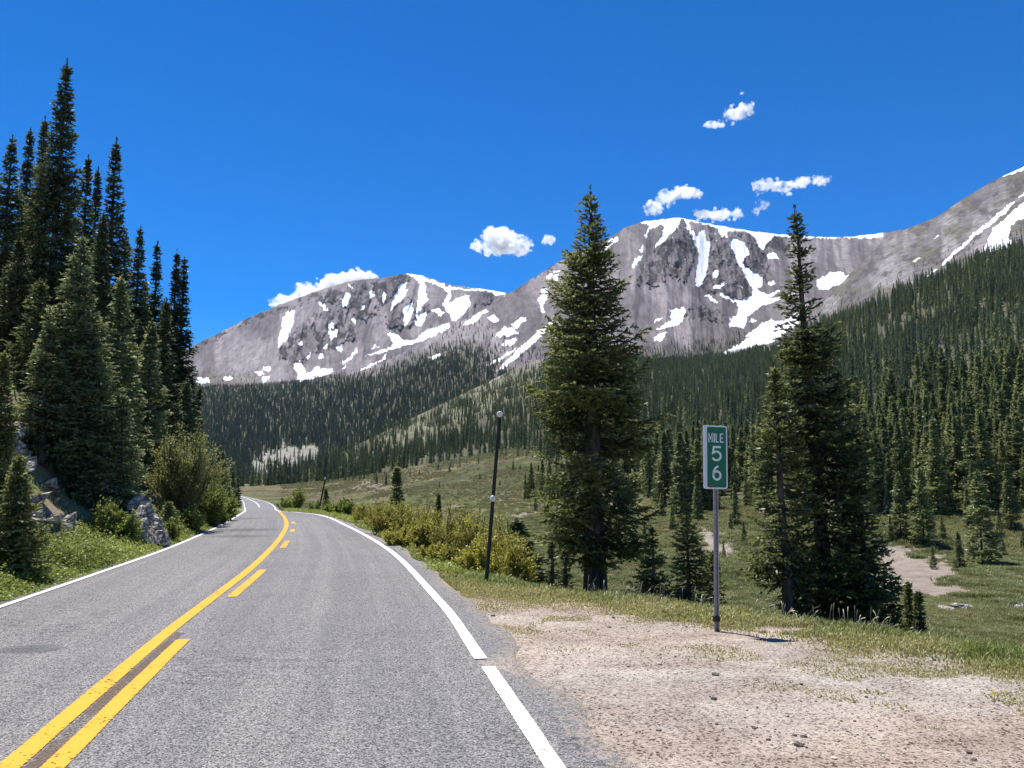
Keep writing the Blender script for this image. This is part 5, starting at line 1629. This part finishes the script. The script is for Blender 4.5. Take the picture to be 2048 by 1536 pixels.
# leafy herbs of the left verge
n = 30000
yy_ = 7 + 43 * rg.random(n) ** 1.7; dl = 0.12 + 2.5 * rg.random(n)
xx_ = xL(yy_) - dl
pt = fbm(xx_ * 0.8, yy_ * 0.8, 4, 64)
ok = (rg.random(n) < sstep(2.4, 1.2, dl + 0.8 * pt)) & (xx_ > -yy_ * 0.75)
xx_, yy_, dl = xx_[ok], yy_[ok], dl[ok]
zz_ = ground(xx_, yy_)
per = 16
hgt = (0.05 + (0.22 + 0.40 * sstep(-0.1, 0.4, fbm(xx_ * 1.4, yy_ * 1.0, 3, 76))) * sstep(0.1, 0.9, dl)) * rg.uniform(0.4, 1.25, len(xx_))
C = np.repeat(np.stack([xx_, yy_, zz_], -1), per, 0)
hr = np.repeat(hgt, per)
uu = rg.random(len(C))
C = C + rg.normal(0, 0.07, (len(C), 3)) * np.array((1, 1, 0)); C[:, 2] += uu * hr
D = rg.normal(0, 1, (len(C), 3)); D[:, 2] = np.abs(D[:, 2]) * 0.6; D /= np.linalg.norm(D, axis=1)[:, None]
V = leaf_arrays(C, D, rg.uniform(0.035, 0.08, len(C)), rg.uniform(0.02, 0.042, len(C)), rg, up=1.2)
me = leaf_mesh("undergrowth", V, np.clip(0.25 + 0.4 * uu + rg.normal(0, 0.15, len(C)) + 0.3 * np.repeat(fbm(xx_ * 0.9, yy_ * 0.9, 3, 65), per), 0, 1))
link("undergrowth", me, M['leafy'], label="leafy green herbs filling the verge along the left edge line", cat="undergrowth", kind='stuff')
print("herb leaves", len(C))

# grass and herbs up on the left bank
n = 60000
yy_ = 12 + 26 * rg.random(n); dl = 1.6 + 9 * rg.random(n)
xx_ = xL(yy_) - dl
ok = (rg.random(n) < sstep(0.0, 0.35, fbm(xx_ * 0.25, yy_ * 0.25, 4, 52) - 0.18 + 0.45 * sstep(4.5, 8, dl)) * 0.9) & (xx_ > -yy_ * 0.75)
xx_, yy_ = xx_[ok], yy_[ok]
P = np.stack([xx_, yy_, ground(xx_, yy_) - 0.01], -1)
V, Q, T3 = blades(P, rg.uniform(0.06, 0.22, len(P)), rg.uniform(0.015, 0.03, len(P)), rg, 0.8)
me = mesh_np("grass", V, [Q, T3]); ti = np.clip(rg.normal(0.35, 0.2, len(P)), 0, 1)
attr(me, "tint", np.concatenate([ti, ti]), 'FACE')
link("grass", me, M['grass'], label="grass growing in patches on the left bank", cat="grass", kind='stuff')


# green strip right of the far curve, where the verge is weedy
n = 16000
yy_ = 17 + 45 * rg.random(n); off_ = rg.uniform(0.35, 3.0, n)
xx_ = xR(yy_) + off_
ok = rg.random(n) < sstep(0.3, 0.9, off_ + 0.4 * fbm(xx_, yy_, 3, 66))
xx_, yy_ = xx_[ok], yy_[ok]; zz_ = ground(xx_, yy_)
per = 9
C = np.repeat(np.stack([xx_, yy_, zz_], -1), per, 0); uu = rg.random(len(C))
C = C + rg.normal(0, 0.09, (len(C), 3)) * np.array((1, 1, 0)); C[:, 2] += uu * np.repeat(rg.uniform(0.08, 0.28, len(xx_)), per)
D = rg.normal(0, 1, (len(C), 3)); D[:, 2] = np.abs(D[:, 2]); D /= np.linalg.norm(D, axis=1)[:, None]
V = leaf_arrays(C, D, rg.uniform(0.05, 0.10, len(C)), rg.uniform(0.025, 0.05, len(C)), rg, up=1.0)
me = leaf_mesh("undergrowth", V, np.clip(0.45 + 0.35 * uu + rg.normal(0, 0.15, len(C)), 0, 1))
link("undergrowth", me, M['leafy'], label="bright weeds along the right edge line before the curve", cat="undergrowth", kind='stuff')

# loose pebbles on the turnout
ico = bmesh.new(); bmesh.ops.create_icosphere(ico, subdivisions=1, radius=1.0)
iv = np.array([v.co[:] for v in ico.verts]); ifc = np.array([[v.index for v in f.verts] for f in ico.faces]); ico.free()
n = 17000
yy_ = 4.2 + 9.5 * rg.random(n) ** 1.4; xx_ = xR(yy_) + 0.12 + 9 * rg.random(n)
ok = (crest_dist(xx_, yy_) < -0.1) & (xx_ < yy_ * 0.72) & (rg.random(n) < 0.35 + 0.9 * fbm(xx_ * 0.6, yy_ * 0.9, 3, 67))
xx_, yy_ = xx_[ok], yy_[ok]; n = len(xx_)
r_ = rg.uniform(0.004, 0.011, n) * (1 + 1.0 * (rg.random(n) > 0.93) + 1.2 * (rg.random(n) > 0.985))
zz_ = ground(xx_, yy_) + r_ * 0.25
sc_ = rg.uniform(0.6, 1.35, (n, 1, 3)) * r_[:, None, None]; sc_[..., 2] *= 0.7
jit = 1 + rg.normal(0, 0.13, (n, len(iv), 1))
V = iv[None] * jit * sc_ + np.stack([xx_, yy_, zz_], -1)[:, None]
Fp = (ifc[None] + (np.arange(n) * len(iv))[:, None, None]).reshape(-1, 3)
me = mesh_np("gravel", V.reshape(-1, 3), Fp)
k = NT("pebbles")
c = k.mix(k.ramp(k.attr("tint"), 0.1, 0.9), (0.10, 0.075, 0.06), (0.52, 0.44, 0.37))
M['pebble'] = k.surf(k.bsdf(c, 0.9, spec=0.15))
attr(me, "tint", np.repeat(rg.random(n) ** 1.3, len(ifc)), 'FACE')
link("gravel", me, M['pebble'], label="loose pinkish pebbles strewn over the turnout", cat="gravel", kind='stuff')
print("pebbles", n)


# ------------------------------------------------------------------ rocks
def boulder(size, seed, sub=3, flat=0.75, ang=0.5):
    rg = np.random.default_rng(seed)
    bm = bmesh.new(); bmesh.ops.create_icosphere(bm, subdivisions=sub, radius=1.0)
    planes = [(Vector(rg.normal(0, 1, 3)).normalized(), rg.uniform(0.45, 0.85)) for _ in range(14)]
    for v in bm.verts:
        co = v.co.copy()
        for nrm, d in planes:
            q = co.dot(nrm)
            if q > d: co -= nrm * (q - d) * 0.95
        nz = float(fbm(np.array([co.x * 2.2 + co.z * 1.3 + seed]), np.array([co.y * 2.2 + co.z]), 4, seed)[0])
        co *= 1 + 0.30 * nz
        v.co = Vector((co.x * size[0], co.y * size[1], co.z * size[2]))
    me = bpy.data.meshes.new("rock"); bm.to_mesh(me); bm.free()
    me.materials.append(M['rock'])
    return me


def place_rock(px_, py_, Yd, size, lab, seed, cat="rock", name="rock", sink=0.35, group=None):
    x = (px_ - 1024) / F * Yd
    z = g1(x, Yd) if py_ is None else H + py_to_tan(py_) * Yd
    o_ = link(name, boulder(size, seed, 4 if max(size) > 0.6 else 3), None, label=lab, cat=cat, loc=(x, Yd, z + size[2] * (0.5 - sink)), group=group)
    o_.rotation_euler = (0, 0, seed * 1.7)
    return o_


for i, (px_, Yd, sz_, lab) in enumerate([(300, 23.6, (0.55, 0.6, 1.45), "tall jagged block of the grey outcrop at the bank foot"), (318, 23.3, (0.45, 0.5, 0.95), "mid-height block on the right side of the grey outcrop"), (332, 23.0, (0.36, 0.4, 0.5), "lowest right block of the grey outcrop beside the road"),
                                           (285, 24.2, (0.6, 0.6, 1.75), "highest back block of the grey outcrop"), (306, 22.8, (0.36, 0.36, 0.6), "front block at the foot of the grey outcrop"), (292, 23.0, (0.34, 0.4, 0.9), "left narrow block of the grey outcrop")]):
    place_rock(px_, None, Yd, sz_, lab, 801 + i, "outcrop", "rock_outcrop", 0.40, "blocks of the grey outcrop")
rocks = [(165, 19.3, .34, "pale flat-topped rock in the middle of the bare bank foot"), (150, 18.6, .22, "rock just left of the pale flat-topped rock"), (190, 18.9, .20, "rock right of the pale flat-topped rock"), (216, 19.6, .26, "pale upright rock left of the outcrop shrub"), (115, 17.4, .16, "small pale rock near the verge, below the bare bank"), (8, 16.3, .30, "rock at the left edge under the young spruce"), (35, 20.5, .32, "rock on the bare dirt above the young spruce"),
         (10, 22.0, .40, "grey rock high on the bare dirt at the left edge"), (60, 21.5, .24, "rock beside the dirt patch above the young spruce"), (130, 20.4, .26, "dark-sided rock behind the pale flat-topped rock"), (88, 18.2, .2, "rock right of the broad young spruce"), (240, 20.6, .22, "rock at the left foot of the outcrop"), (205, 21.0, .3, "rock in the shade behind the upright rock")]
for i, (px_, Yd, s_, lab) in enumerate(rocks):
    place_rock(px_, None, Yd, (s_ * 1.25, s_, s_ * 0.8), lab, 810 + i, group="rocks on the left bank")
for i, (px_, py_, s_, lab) in enumerate([(1597, 1482, 0.034, "small dark stone low on the turnout"), (1608, 1464, 0.022, "smaller dark stone behind the low dark stone"), (1430, 1345, 0.032, "flat dark stone in the middle of the turnout"), (1427, 1393, 0.026, "pale stone on the turnout below the flat dark stone"), (1052, 1362, 0.03, "dark stone against the broken asphalt edge"), (1158, 1400, 0.016, "dark pebble on the tan gravel right of the edge line"), (986, 1228, 0.03, "dark stone at the top of the turnout")]):
    x, Yd = on_plane(px_, py_)
    o_ = link("stone", boulder((s_ * 1.5, s_, s_ * 0.7), 840 + i, 2), None, label=lab, cat="stone", loc=(x, Yd, g1(x, Yd) + s_ * 0.3))
for (px_, py_, lab) in [(1868, 1206, "dark flat rock on the valley meadow, leftmost of three"), (1905, 1213, "pale rock between two dark rocks on the valley meadow"), (2020, 1215, "long dark rock on the valley meadow near the right edge")]:
    Yd = 62.0
    place_rock(px_, None, Yd, (1.0, 0.7, 0.45), lab, 860 + px_ % 17)

n = 5200
yy_ = 13 + 22 * rg.random(n); dl = 1.3 + 6.5 * rg.random(n) ** 1.3
xx_ = xL(yy_) - dl
ok = (rg.random(n) < sstep(-0.1, 0.4, fbm(xx_ * 0.5, yy_ * 0.5, 3, 57) + 0.1)) & (xx_ > -yy_ * 0.72)
xx_, yy_ = xx_[ok], yy_[ok]; n = len(xx_)
r_ = rg.uniform(0.03, 0.17, n) ** 1.0 * np.where(rg.random(n) > 0.85, 1.6, 0.7)
zz_ = ground(xx_, yy_) + r_ * 0.2
cube_v = np.array([(a_, b_, c_) for a_ in (-1, 1) for b_ in (-1, 1) for c_ in (-1, 1)], float)
cube_f = np.array([(0, 1, 3, 2), (4, 6, 7, 5), (0, 4, 5, 1), (2, 3, 7, 6), (0, 2, 6, 4), (1, 5, 7, 3)])
an_ = rg.uniform(0, 6.28, n)
vv = cube_v[None] * (1 + rg.normal(0, 0.28, (n, 8, 3))) * r_[:, None, None] * rg.uniform(0.6, 1.2, (n, 1, 3))
vx = vv[..., 0] * np.cos(an_)[:, None] - vv[..., 1] * np.sin(an_)[:, None]; vy = vv[..., 0] * np.sin(an_)[:, None] + vv[..., 1] * np.cos(an_)[:, None]
vz = vv[..., 2] * 0.7 + vx * rg.normal(0, 0.4, (n, 1))
V = np.stack([vx, vy, vz], -1) + np.stack([xx_, yy_, zz_], -1)[:, None]
me = mesh_np("rubble", V.reshape(-1, 3), (cube_f[None] + (np.arange(n) * 8)[:, None, None]).reshape(-1, 4))
link("rubble", me, M['rock'], label="broken grey and tan stones strewn over the cut bank", cat="rubble", kind='stuff')
for q in [(225, 22, 985, 24, "leafy bush behind the upright pale rock", 443), (345, 25, 1030, 24, "leafy bush right of the grey outcrop", 446), (60, 24, 790, 34, "bright green bush high on the grassy bank top", 447)]:
    place_shrub(*q, mat='leafy', name="leafy_shrub", leaves=3600, nstem=20, ls=0.075, lw=0.045, low=0.05)

# ------------------------------------------------------------------ mile marker
def rounded_plate(w, h, r, d, y0, cx=0.0, cz=0.0):
    pts = []
    for (sx, sz, a0) in ((1, 1, 0), (-1, 1, 90), (-1, -1, 180), (1, -1, 270)):
        for q in range(7):
            a_ = math.radians(a0 + q * 15)
            pts.append((cx + sx * (w / 2 - r) + r * math.cos(a_), cz + sz * (h / 2 - r) + r * math.sin(a_)))
    bm = bmesh.new()
    f = [bm.verts.new((x, y0, z)) for x, z in pts]; b_ = [bm.verts.new((x, y0 + d, z)) for x, z in pts]
    bm.faces.new(f); bm.faces.new(list(reversed(b_)))
    n = len(pts)
    for i in range(n):
        bm.faces.new((f[i], b_[i], b_[(i + 1) % n], f[(i + 1) % n]))
    bmesh.ops.recalc_face_normals(bm, faces=bm.faces)
    me = bpy.data.meshes.new("plate"); bm.to_mesh(me); bm.free()
    return me


def stroke_mesh(paths, w, y):
    """flat lettering built from thick strokes; each path a list of (x, z)"""
    V = []; Fq = []
    for P in paths:
        P = np.array(P, float)
        closed = np.allclose(P[0], P[-1])
        d = np.gradient(P, axis=0)
        if closed: d[0] = d[-1] = P[1] - P[-2]
        d /= np.linalg.norm(d, axis=1)[:, None] + 1e-12
        nr_ = np.stack([-d[:, 1], d[:, 0]], -1)
        # mitre
        sc_ = np.ones(len(P))
        for i in range(1, len(P) - 1):
            e1 = P[i] - P[i - 1]; e2 = P[i + 1] - P[i]
            e1 /= np.linalg.norm(e1); e2 /= np.linalg.norm(e2)
            b_ = e1 + e2; b_ /= np.linalg.norm(b_) + 1e-9
            nr_[i] = (-b_[1], b_[0]); sc_[i] = 1 / max(0.45, abs(b_ @ e1))
        A = P + nr_ * (w / 2 * sc_)[:, None]; B = P - nr_ * (w / 2 * sc_)[:, None]
        o_ = len(V)
        for i in range(len(P)):
            V += [(A[i][0], y, A[i][1]), (B[i][0], y, B[i][1])]
        for i in range(len(P) - 1):
            j = o_ + 2 * i
            Fq.append((j, j + 1, j + 3, j + 2))
    me = mesh_np("lettering", np.array(V), np.array(Fq))
    return me


def arc(cx, cz, rx, rz, a0, a1, n=20):
    t_ = np.radians(np.linspace(a0, a1, n))
    return [(cx + rx * math.cos(q), cz + rz * math.sin(q)) for q in t_]


mx, mY = on_plane(1434, 1257)
mz = g1(mx, mY)
sign = empty("mile_marker", (mx, mY, mz), "green and white mile marker sign on a grey steel post at the gravel edge", "road sign")
sign.rotation_euler = (0, math.radians(1.25), math.radians(10))
H0 = py_to_tan(978) * mY + H - mz            # bottom of the sign
H1 = py_to_tan(851) * mY + H - mz
sh = H1 - H0; sw = sh * 0.385; zc = (H0 + H1) / 2
# steel post: flanged channel
bm = bmesh.new()
prf = [(-0.036, 0.0), (-0.022, 0.0), (-0.016, 0.026), (0.016, 0.026), (0.022, 0.0), (0.036, 0.0), (0.036, 0.005), (0.026, 0.006), (0.019, 0.032), (-0.019, 0.032), (-0.026, 0.006), (-0.036, 0.005)]
lo = [bm.verts.new((x, y, -0.3)) for x, y in prf]; hi = [bm.verts.new((x, y, H1 - 0.08)) for x, y in prf]
for i in range(len(prf)):
    j = (i + 1) % len(prf)
    bm.faces.new((lo[i], lo[j], hi[j], hi[i]))
bm.faces.new(hi); bm.faces.new(list(reversed(lo)))
bmesh.ops.recalc_face_normals(bm, faces=bm.faces)
me = bpy.data.meshes.new("post"); bm.to_mesh(me); bm.free()
post = link("post", me, M['steel'], sign)


def disc(r, y, cz, cx=0.0, d=0.006, seg=14):
    bm = bmesh.new()
    bmesh.ops.create_cone(bm, cap_ends=True, segments=seg, radius1=r, radius2=r * 0.85, depth=d)
    bmesh.ops.rotate(bm, verts=bm.verts, matrix=Matrix.Rotation(math.pi / 2, 3, 'X'))
    bmesh.ops.translate(bm, verts=bm.verts, vec=(cx, y, cz))
    me = bpy.data.meshes.new("disc"); bm.to_mesh(me); bm.free()
    return me


for fr in (0.35, 0.52, 0.60, 0.66, 0.70, 0.79):
    pass
for py_ in (1005, 1024, 1034, 1062, 1112):
    zz = H + py_to_tan(py_) * mY - mz
    link("bolt", disc(0.007, 0.0235, zz), M['signwhite'], post)
link("post_sleeve", rounded_plate(0.085, 0.07, 0.006, 0.045, -0.006, 0, 0.16), M['darkpost'], sign)
# back plate showing past the left edge, then the face
link("back_panel", rounded_plate(sw, sh, 0.028, 0.004, -0.010, -0.014, zc), M['signwhite'], sign)
face = link("sign_face", rounded_plate(sw * 0.94, sh * 0.992, 0.028, 0.004, -0.016, 0.010, zc), M['signwhite'], sign)
link("green_panel", rounded_plate(sw * 0.94 - 0.036, sh * 0.992 - 0.034, 0.018, 0.0015, -0.0182, 0.010, zc), M['signgreen'], face)
yl = -0.0196
U = sh            # sign-height unit
cx = 0.010
zt_ = zc + sh / 2


def Z_(f): return zt_ - f * U


# MILE
lt, lb = Z_(0.125), Z_(0.268)
hw_ = 0.020
w_ = sw
letters = []
def X_(f): return cx + f * w_
letters += [[(X_(-0.335), lb), (X_(-0.335), lt), (X_(-0.265), lerp(lt, lb, 0.62)), (X_(-0.195), lt), (X_(-0.195), lb)]]
letters += [[(X_(-0.105), lb), (X_(-0.105), lt)]]
letters += [[(X_(-0.02), lt), (X_(-0.02), lb - 0.0 + 0.007), (X_(0.085), lb + 0.007)]]
letters += [[(X_(0.30), lt - 0.007), (X_(0.165), lt - 0.007), (X_(0.165), lb + 0.007), (X_(0.30), lb + 0.007)], [(X_(0.165), (lt + lb) / 2), (X_(0.275), (lt + lb) / 2)]]
link("lettering", stroke_mesh(letters, 0.0155, yl), M['signwhite'], face)
# 5
t5, b5 = Z_(0.325), Z_(0.555)
h5 = t5 - b5; r5 = h5 * 0.335
c5 = (cx - 0.004, b5 + r5 - 0.002)
five = [[(cx + 0.058, t5 - 0.013), (cx - 0.042, t5 - 0.013), (cx - 0.052, b5 + h5 * 0.52), (cx - 0.030, b5 + h5 * 0.585)] + arc(c5[0], c5[1], r5 * 0.92, r5 * 0.88, 105, -155, 24)]
link("lettering", stroke_mesh(five, 0.027, yl), M['signwhite'], face)
# 6
t6, b6 = Z_(0.635), Z_(0.870)
h6 = t6 - b6; r6 = h6 * 0.29
c6 = (cx + 0.0, b6 + r6 + 0.012)
six = [arc(c6[0], c6[1], r6 * 0.88, r6 * 0.95, 0, 360, 32), arc(cx + 0.052, c6[1] + 0.01, 0.052 + r6 * 0.88, h6 * 0.60, 180, 108, 14)]
link("lettering", stroke_mesh(six, 0.027, yl), M['signwhite'], face)
link("bolt", disc(0.008, -0.021, Z_(0.075), cx), M['steel'], face)
link("bolt", disc(0.008, -0.021, Z_(0.905), cx), M['steel'], face)
link("sticker", rounded_plate(0.045, 0.022, 0.003, 0.001, -0.0192, cx - sw * 0.25, Z_(0.965)), M['red'], face)


# ------------------------------------------------------------------ snow poles
def snow_pole(px_, py_, Yd, tpx, tpy, lab, r=0.035, refl=(0.0, 0.5), rr=0.058):
    x = (px_ - 1024) / F * Yd; z = g1(x, Yd)
    tx, ty, tz = unproj(float(tpx), float(tpy), float(Yd))
    e_ = empty("snow_pole", (x, Yd, z), lab, "marker pole", "snow poles along the right road edge")
    v = np.array((tx - x, 0.0, tz - z))
    u = np.linspace(-0.1, 1, 8)[:, None]
    V, Fq = tube(v * u, np.full(8, r) * np.linspace(1.1, 0.9, 8), 8)
    me = mesh_np("pole", V, Fq, True)
    pole = link("pole", me, M['darkpost'], e_)
    vv = v / np.linalg.norm(v)
    cap = link("cap", mesh_np("cap", *tube(np.stack([v * 0.995, v + vv * 0.012]), np.array((r * 1.15, r * 1.1)), 8)), M['darkpost'], e_)
    bm = bmesh.new(); bm.from_mesh(cap.data); bmesh.ops.holes_fill(bm, edges=bm.edges); bm.to_mesh(cap.data); bm.free()
    for f in refl:
        p = v * (1 - f) - vv * 0.055
        ob = link("reflector", disc(rr, -r * 1.1 - 0.006, 0, d=0.012, seg=24), M['reflector'], e_)
        ob.location = p
        link("reflector_stud", disc(0.009, -r * 1.1 - 0.014, 0, d=0.006, seg=10), M['steel'], ob)
    return e_


pxq, pYq = on_plane(973, 1166)
snow_pole(973, 1166, pYq, 1000, 823, "dark leaning pole with two round white reflectors by the willows", refl=(0.0, 0.487))
snow_pole(641, 1020, 48.5, 651, 955, "thin far leaning pole beside the road curve", r=0.05, refl=(0.0,), rr=0.06)

# grass of the near valley floor, taller in the damp hollows
gcol_ = bpy.data.collections.new("tussock_shapes")
for i in range(4):
    rg2 = np.random.default_rng(720 + i)
    n = 46
    Pq = np.stack([rg2.normal(0, 0.22, n), rg2.normal(0, 0.22, n), 0 * np.zeros(n)], -1)
    V, Q, T3 = blades(Pq, rg2.uniform(0.15, 0.5, n), rg2.uniform(0.03, 0.05, n), rg2, 0.9)
    me = mesh_np("tussock", V, [Q, T3]); ti = np.clip(rg2.normal([0.25, 0.45, 0.6, 0.8][i], 0.15, n), 0, 1)
    attr(me, "tint", np.concatenate([ti, ti]), 'FACE'); me.materials.append(M['meadow_grass'])
    gcol_.objects.link(bpy.data.objects.new("tussock_shape_%s" % "abcd"[i], me))
rg = np.random.default_rng(61)
n = 150000
yy_ = 20 + 88 * rg.random(n) ** 0.85; xx_ = rg.uniform(-0.36, 0.85, n) * yy_
dcc = crest_dist(xx_, yy_)
dens_ = sstep(-0.5, 0.35, fbm(xx_ * 0.09, yy_ * 0.05, 4, 132) + 0.15) * sstep(1.5, 3.0, dcc)
ok = rg.random(n) < dens_
xx_, yy_ = xx_[ok], yy_[ok]; zz_ = ground(xx_, yy_)
_, mp = meadow_col(xx_, yy_, zz_)
xx_, yy_, zz_ = xx_[~mp], yy_[~mp], zz_[~mp]
tone_ = fbm(xx_ * 0.07, yy_ * 0.04, 4, 133) + 0.6 * fbm(xx_ * 0.4, yy_ * 0.3, 2, 134)
pk = np.clip(np.round(1.5 + 2.4 * tone_ + rg.normal(0, 0.5, len(xx_))), 0, 3).astype(int)
sz = rg.uniform(0.5, 1.15, len(xx_)) * (0.7 + 0.5 * (tone_ < 0))
far_w = (1 - hill) * (1 - pale) * sstep(215, 150, PC[..., 1]) * sstep(98, 106, PC[..., 1]) * inf(PXC) * (PXC > 900) * sstep(-0.6, 0.2, fbm(PC[..., 0] * 0.07, PC[..., 1] * 0.05, 4, 135) + 0.1)
far_w[-4:] = 0
pf = area_sample(PC, far_w, 2.2, rg)
tf = fbm(pf[:, 0] * 0.07, pf[:, 1] * 0.04, 4, 133) + 0.6 * fbm(pf[:, 0] * 0.4, pf[:, 1] * 0.3, 2, 134)
xx_ = np.concatenate([xx_, pf[:, 0]]); yy_ = np.concatenate([yy_, pf[:, 1]]); zz_ = np.concatenate([zz_, pf[:, 2]])
pk = np.concatenate([pk, np.clip(np.round(1.7 + 2.4 * tf + rg.normal(0, 0.5, len(pf))), 0, 3).astype(int)])
sz = np.concatenate([sz, rg.uniform(0.7, 1.5, len(pf))])
scatter("meadow_grass", np.stack([xx_, yy_, zz_], -1), sz, rg.uniform(0, 6.28, len(xx_)), pk, gcol_, "green and tan grass tussocks on the near valley floor", "grass", sz * 1.3)

# ------------------------------------------------------------------ clouds
k = NT("cloud_vapour")
vs = k.n("ShaderNodeVolumePrincipled")
vs.inputs['Color'].default_value = (0.995, 0.995, 1.0, 1)
vs.inputs['Anisotropy'].default_value = 0.3
cn = k.noise(k.pos(), 0.011, 5, 0.68)
cn2 = k.noise(k.pos(), 0.0028, 2, 0.5)
k.put(vs.inputs['Density'], k.math('MULTIPLY', k.ramp(k.math('ADD', cn, k.math('MULTIPLY', k.math('SUBTRACT', cn2, 0.5), 0.5)), 0.40, 0.60), 0.022))
k.m.cycles.volume_step_rate = 0.25
k.t.links.new(vs.outputs[0], k.out.inputs['Volume'])
M['cloud'] = k.m


def cloud(lab, blobs, Yd, seed):
    """blobs: (px, py, rx px, ry px)"""
    rg = np.random.default_rng(seed)
    mpp = Yd / F
    if max(b_[2] for b_ in blobs) < 45 and len(blobs) < 5:
        blobs = [(b_[0], b_[1], b_[2] * 0.88, b_[3] * 0.84) for b_ in blobs]
    cx0 = np.mean([b_[0] for b_ in blobs]); cy0 = np.mean([b_[1] for b_ in blobs])
    ox, oy, oz = unproj(float(cx0), float(cy0), float(Yd))
    bm = bmesh.new()
    for (bx, by, rx, ry) in blobs:
        x, y, z = unproj(float(bx), float(by), float(Yd))
        bmesh.ops.create_icosphere(bm, subdivisions=3, radius=1.0, matrix=Matrix.Translation((x - ox, y - oy, z - oz)) @ Matrix.Diagonal((rx * 0.72 * mpp, rx * 0.6 * mpp, ry * 0.66 * mpp, 1)))
        m_ = max(6, int(rx * ry / 10))
        for q in range(min(m_, 60)):
            a_ = rg.uniform(0, 6.283); rr = math.sqrt(rg.random())
            ux = bx + math.cos(a_) * rr * rx * 0.85; uy = by + math.sin(a_) * rr * ry * 0.8
            s_ = rg.uniform(0.18, 0.5) * min(rx, ry) * (1.15 - 0.6 * rr)
            x, y, z = unproj(float(ux), float(uy), float(Yd))
            y += rg.normal(0, 0.4 * rx * mpp)
            mat_ = Matrix.Translation((x - ox, y - oy, z - oz)) @ Matrix.Diagonal((s_ * mpp * 1.15, s_ * mpp * 1.3, s_ * mpp, 1))
            bmesh.ops.create_icosphere(bm, subdivisions=2, radius=1.0, matrix=mat_)
    me = bpy.data.meshes.new("cloud"); bm.to_mesh(me); bm.free()
    o_ = link("cloud", me, M['cloud'], label=lab, cat="cloud", group="small white cumulus clouds", loc=(ox, oy, oz))
    rmod = o_.modifiers.new("union", 'REMESH'); rmod.mode = 'VOXEL'; rmod.voxel_size = 1.2 * mpp
    for (sc_, st_) in ((10.0, 8.0), (4.0, 6.0)):
        tx = bpy.data.textures.new("billow", 'CLOUDS'); tx.noise_scale = sc_ * mpp; tx.noise_depth = 3
        dm = o_.modifiers.new("billow", 'DISPLACE'); dm.texture = tx; dm.strength = st_ * mpp; dm.mid_level = 0.5; dm.texture_coords = 'LOCAL'
    return o_


CY = 9000.0
cloud("largest puffy white cloud, between the two peaks", [(1003, 492, 62, 22), (990, 472, 34, 22), (1045, 490, 24, 22), (955, 492, 22, 12), (1010, 476, 28, 22)], CY, 901)
cloud("small round cloud right of the largest cloud", [(1097, 478, 16, 14), (1090, 484, 10, 10)], CY, 902)
cloud("arched white cloud just left above the snowy summit", [(1308, 414, 26, 19), (1335, 394, 30, 21), (1370, 385, 38, 16), (1396, 388, 15, 12)], CY, 903)
cloud("flat cloud touching the ridge right of the summit", [(1405, 428, 30, 13), (1440, 430, 40, 16), (1474, 427, 19, 17)], CY, 904)
cloud("small oval cloud below the long cloud", [(1523, 411, 19, 16), (1513, 423, 12, 13)], CY, 905)
cloud("long streaky cloud rising to the right", [(1525, 371, 32, 17), (1565, 373, 40, 17), (1605, 364, 30, 14), (1640, 359, 30, 14)], CY, 906)
cloud("highest bright cloud, fairly compact", [(1480, 227, 40, 17), (1490, 218, 28, 14), (1460, 230, 26, 13)], CY, 907)
cloud("small ragged cloud left below the highest bright cloud", [(1424, 248, 23, 13), (1440, 251, 16, 8)], CY, 908)
cloud("tiny wisp of cloud above all the others", [(1486, 186, 9, 3)], CY, 909)
cloud("long white cloud half hidden behind the left peak", [(565, 606, 32, 20), (615, 586, 38, 24), (665, 568, 36, 24), (710, 556, 36, 20), (742, 553, 18, 12)], CY, 910)

# ------------------------------------------------------------------ clear mountain air
k = NT("haze_air")
vs = k.n("ShaderNodeVolumePrincipled")
vs.inputs['Color'].default_value = (0.70, 0.84, 1.0, 1)
vs.inputs['Density'].default_value = 1.3e-5
vs.inputs['Anisotropy'].default_value = 0.0
k.t.links.new(vs.outputs[0], k.out.inputs['Volume'])
x0, x1, y0, y1, z0, z1 = -4200, 4600, -4100, 5400, -61, 1500
bm = bmesh.new()
bmesh.ops.create_cube(bm, size=1.0, matrix=Matrix.Translation(((x0 + x1) / 2, (y0 + y1) / 2, (z0 + z1) / 2)) @ Matrix.Diagonal((x1 - x0, y1 - y0, z1 - z0, 1)))
me = bpy.data.meshes.new("haze"); bm.to_mesh(me); bm.free()
link("haze", me, k.m, label="thin blue air between the road and the mountains", cat="haze", kind='stuff')
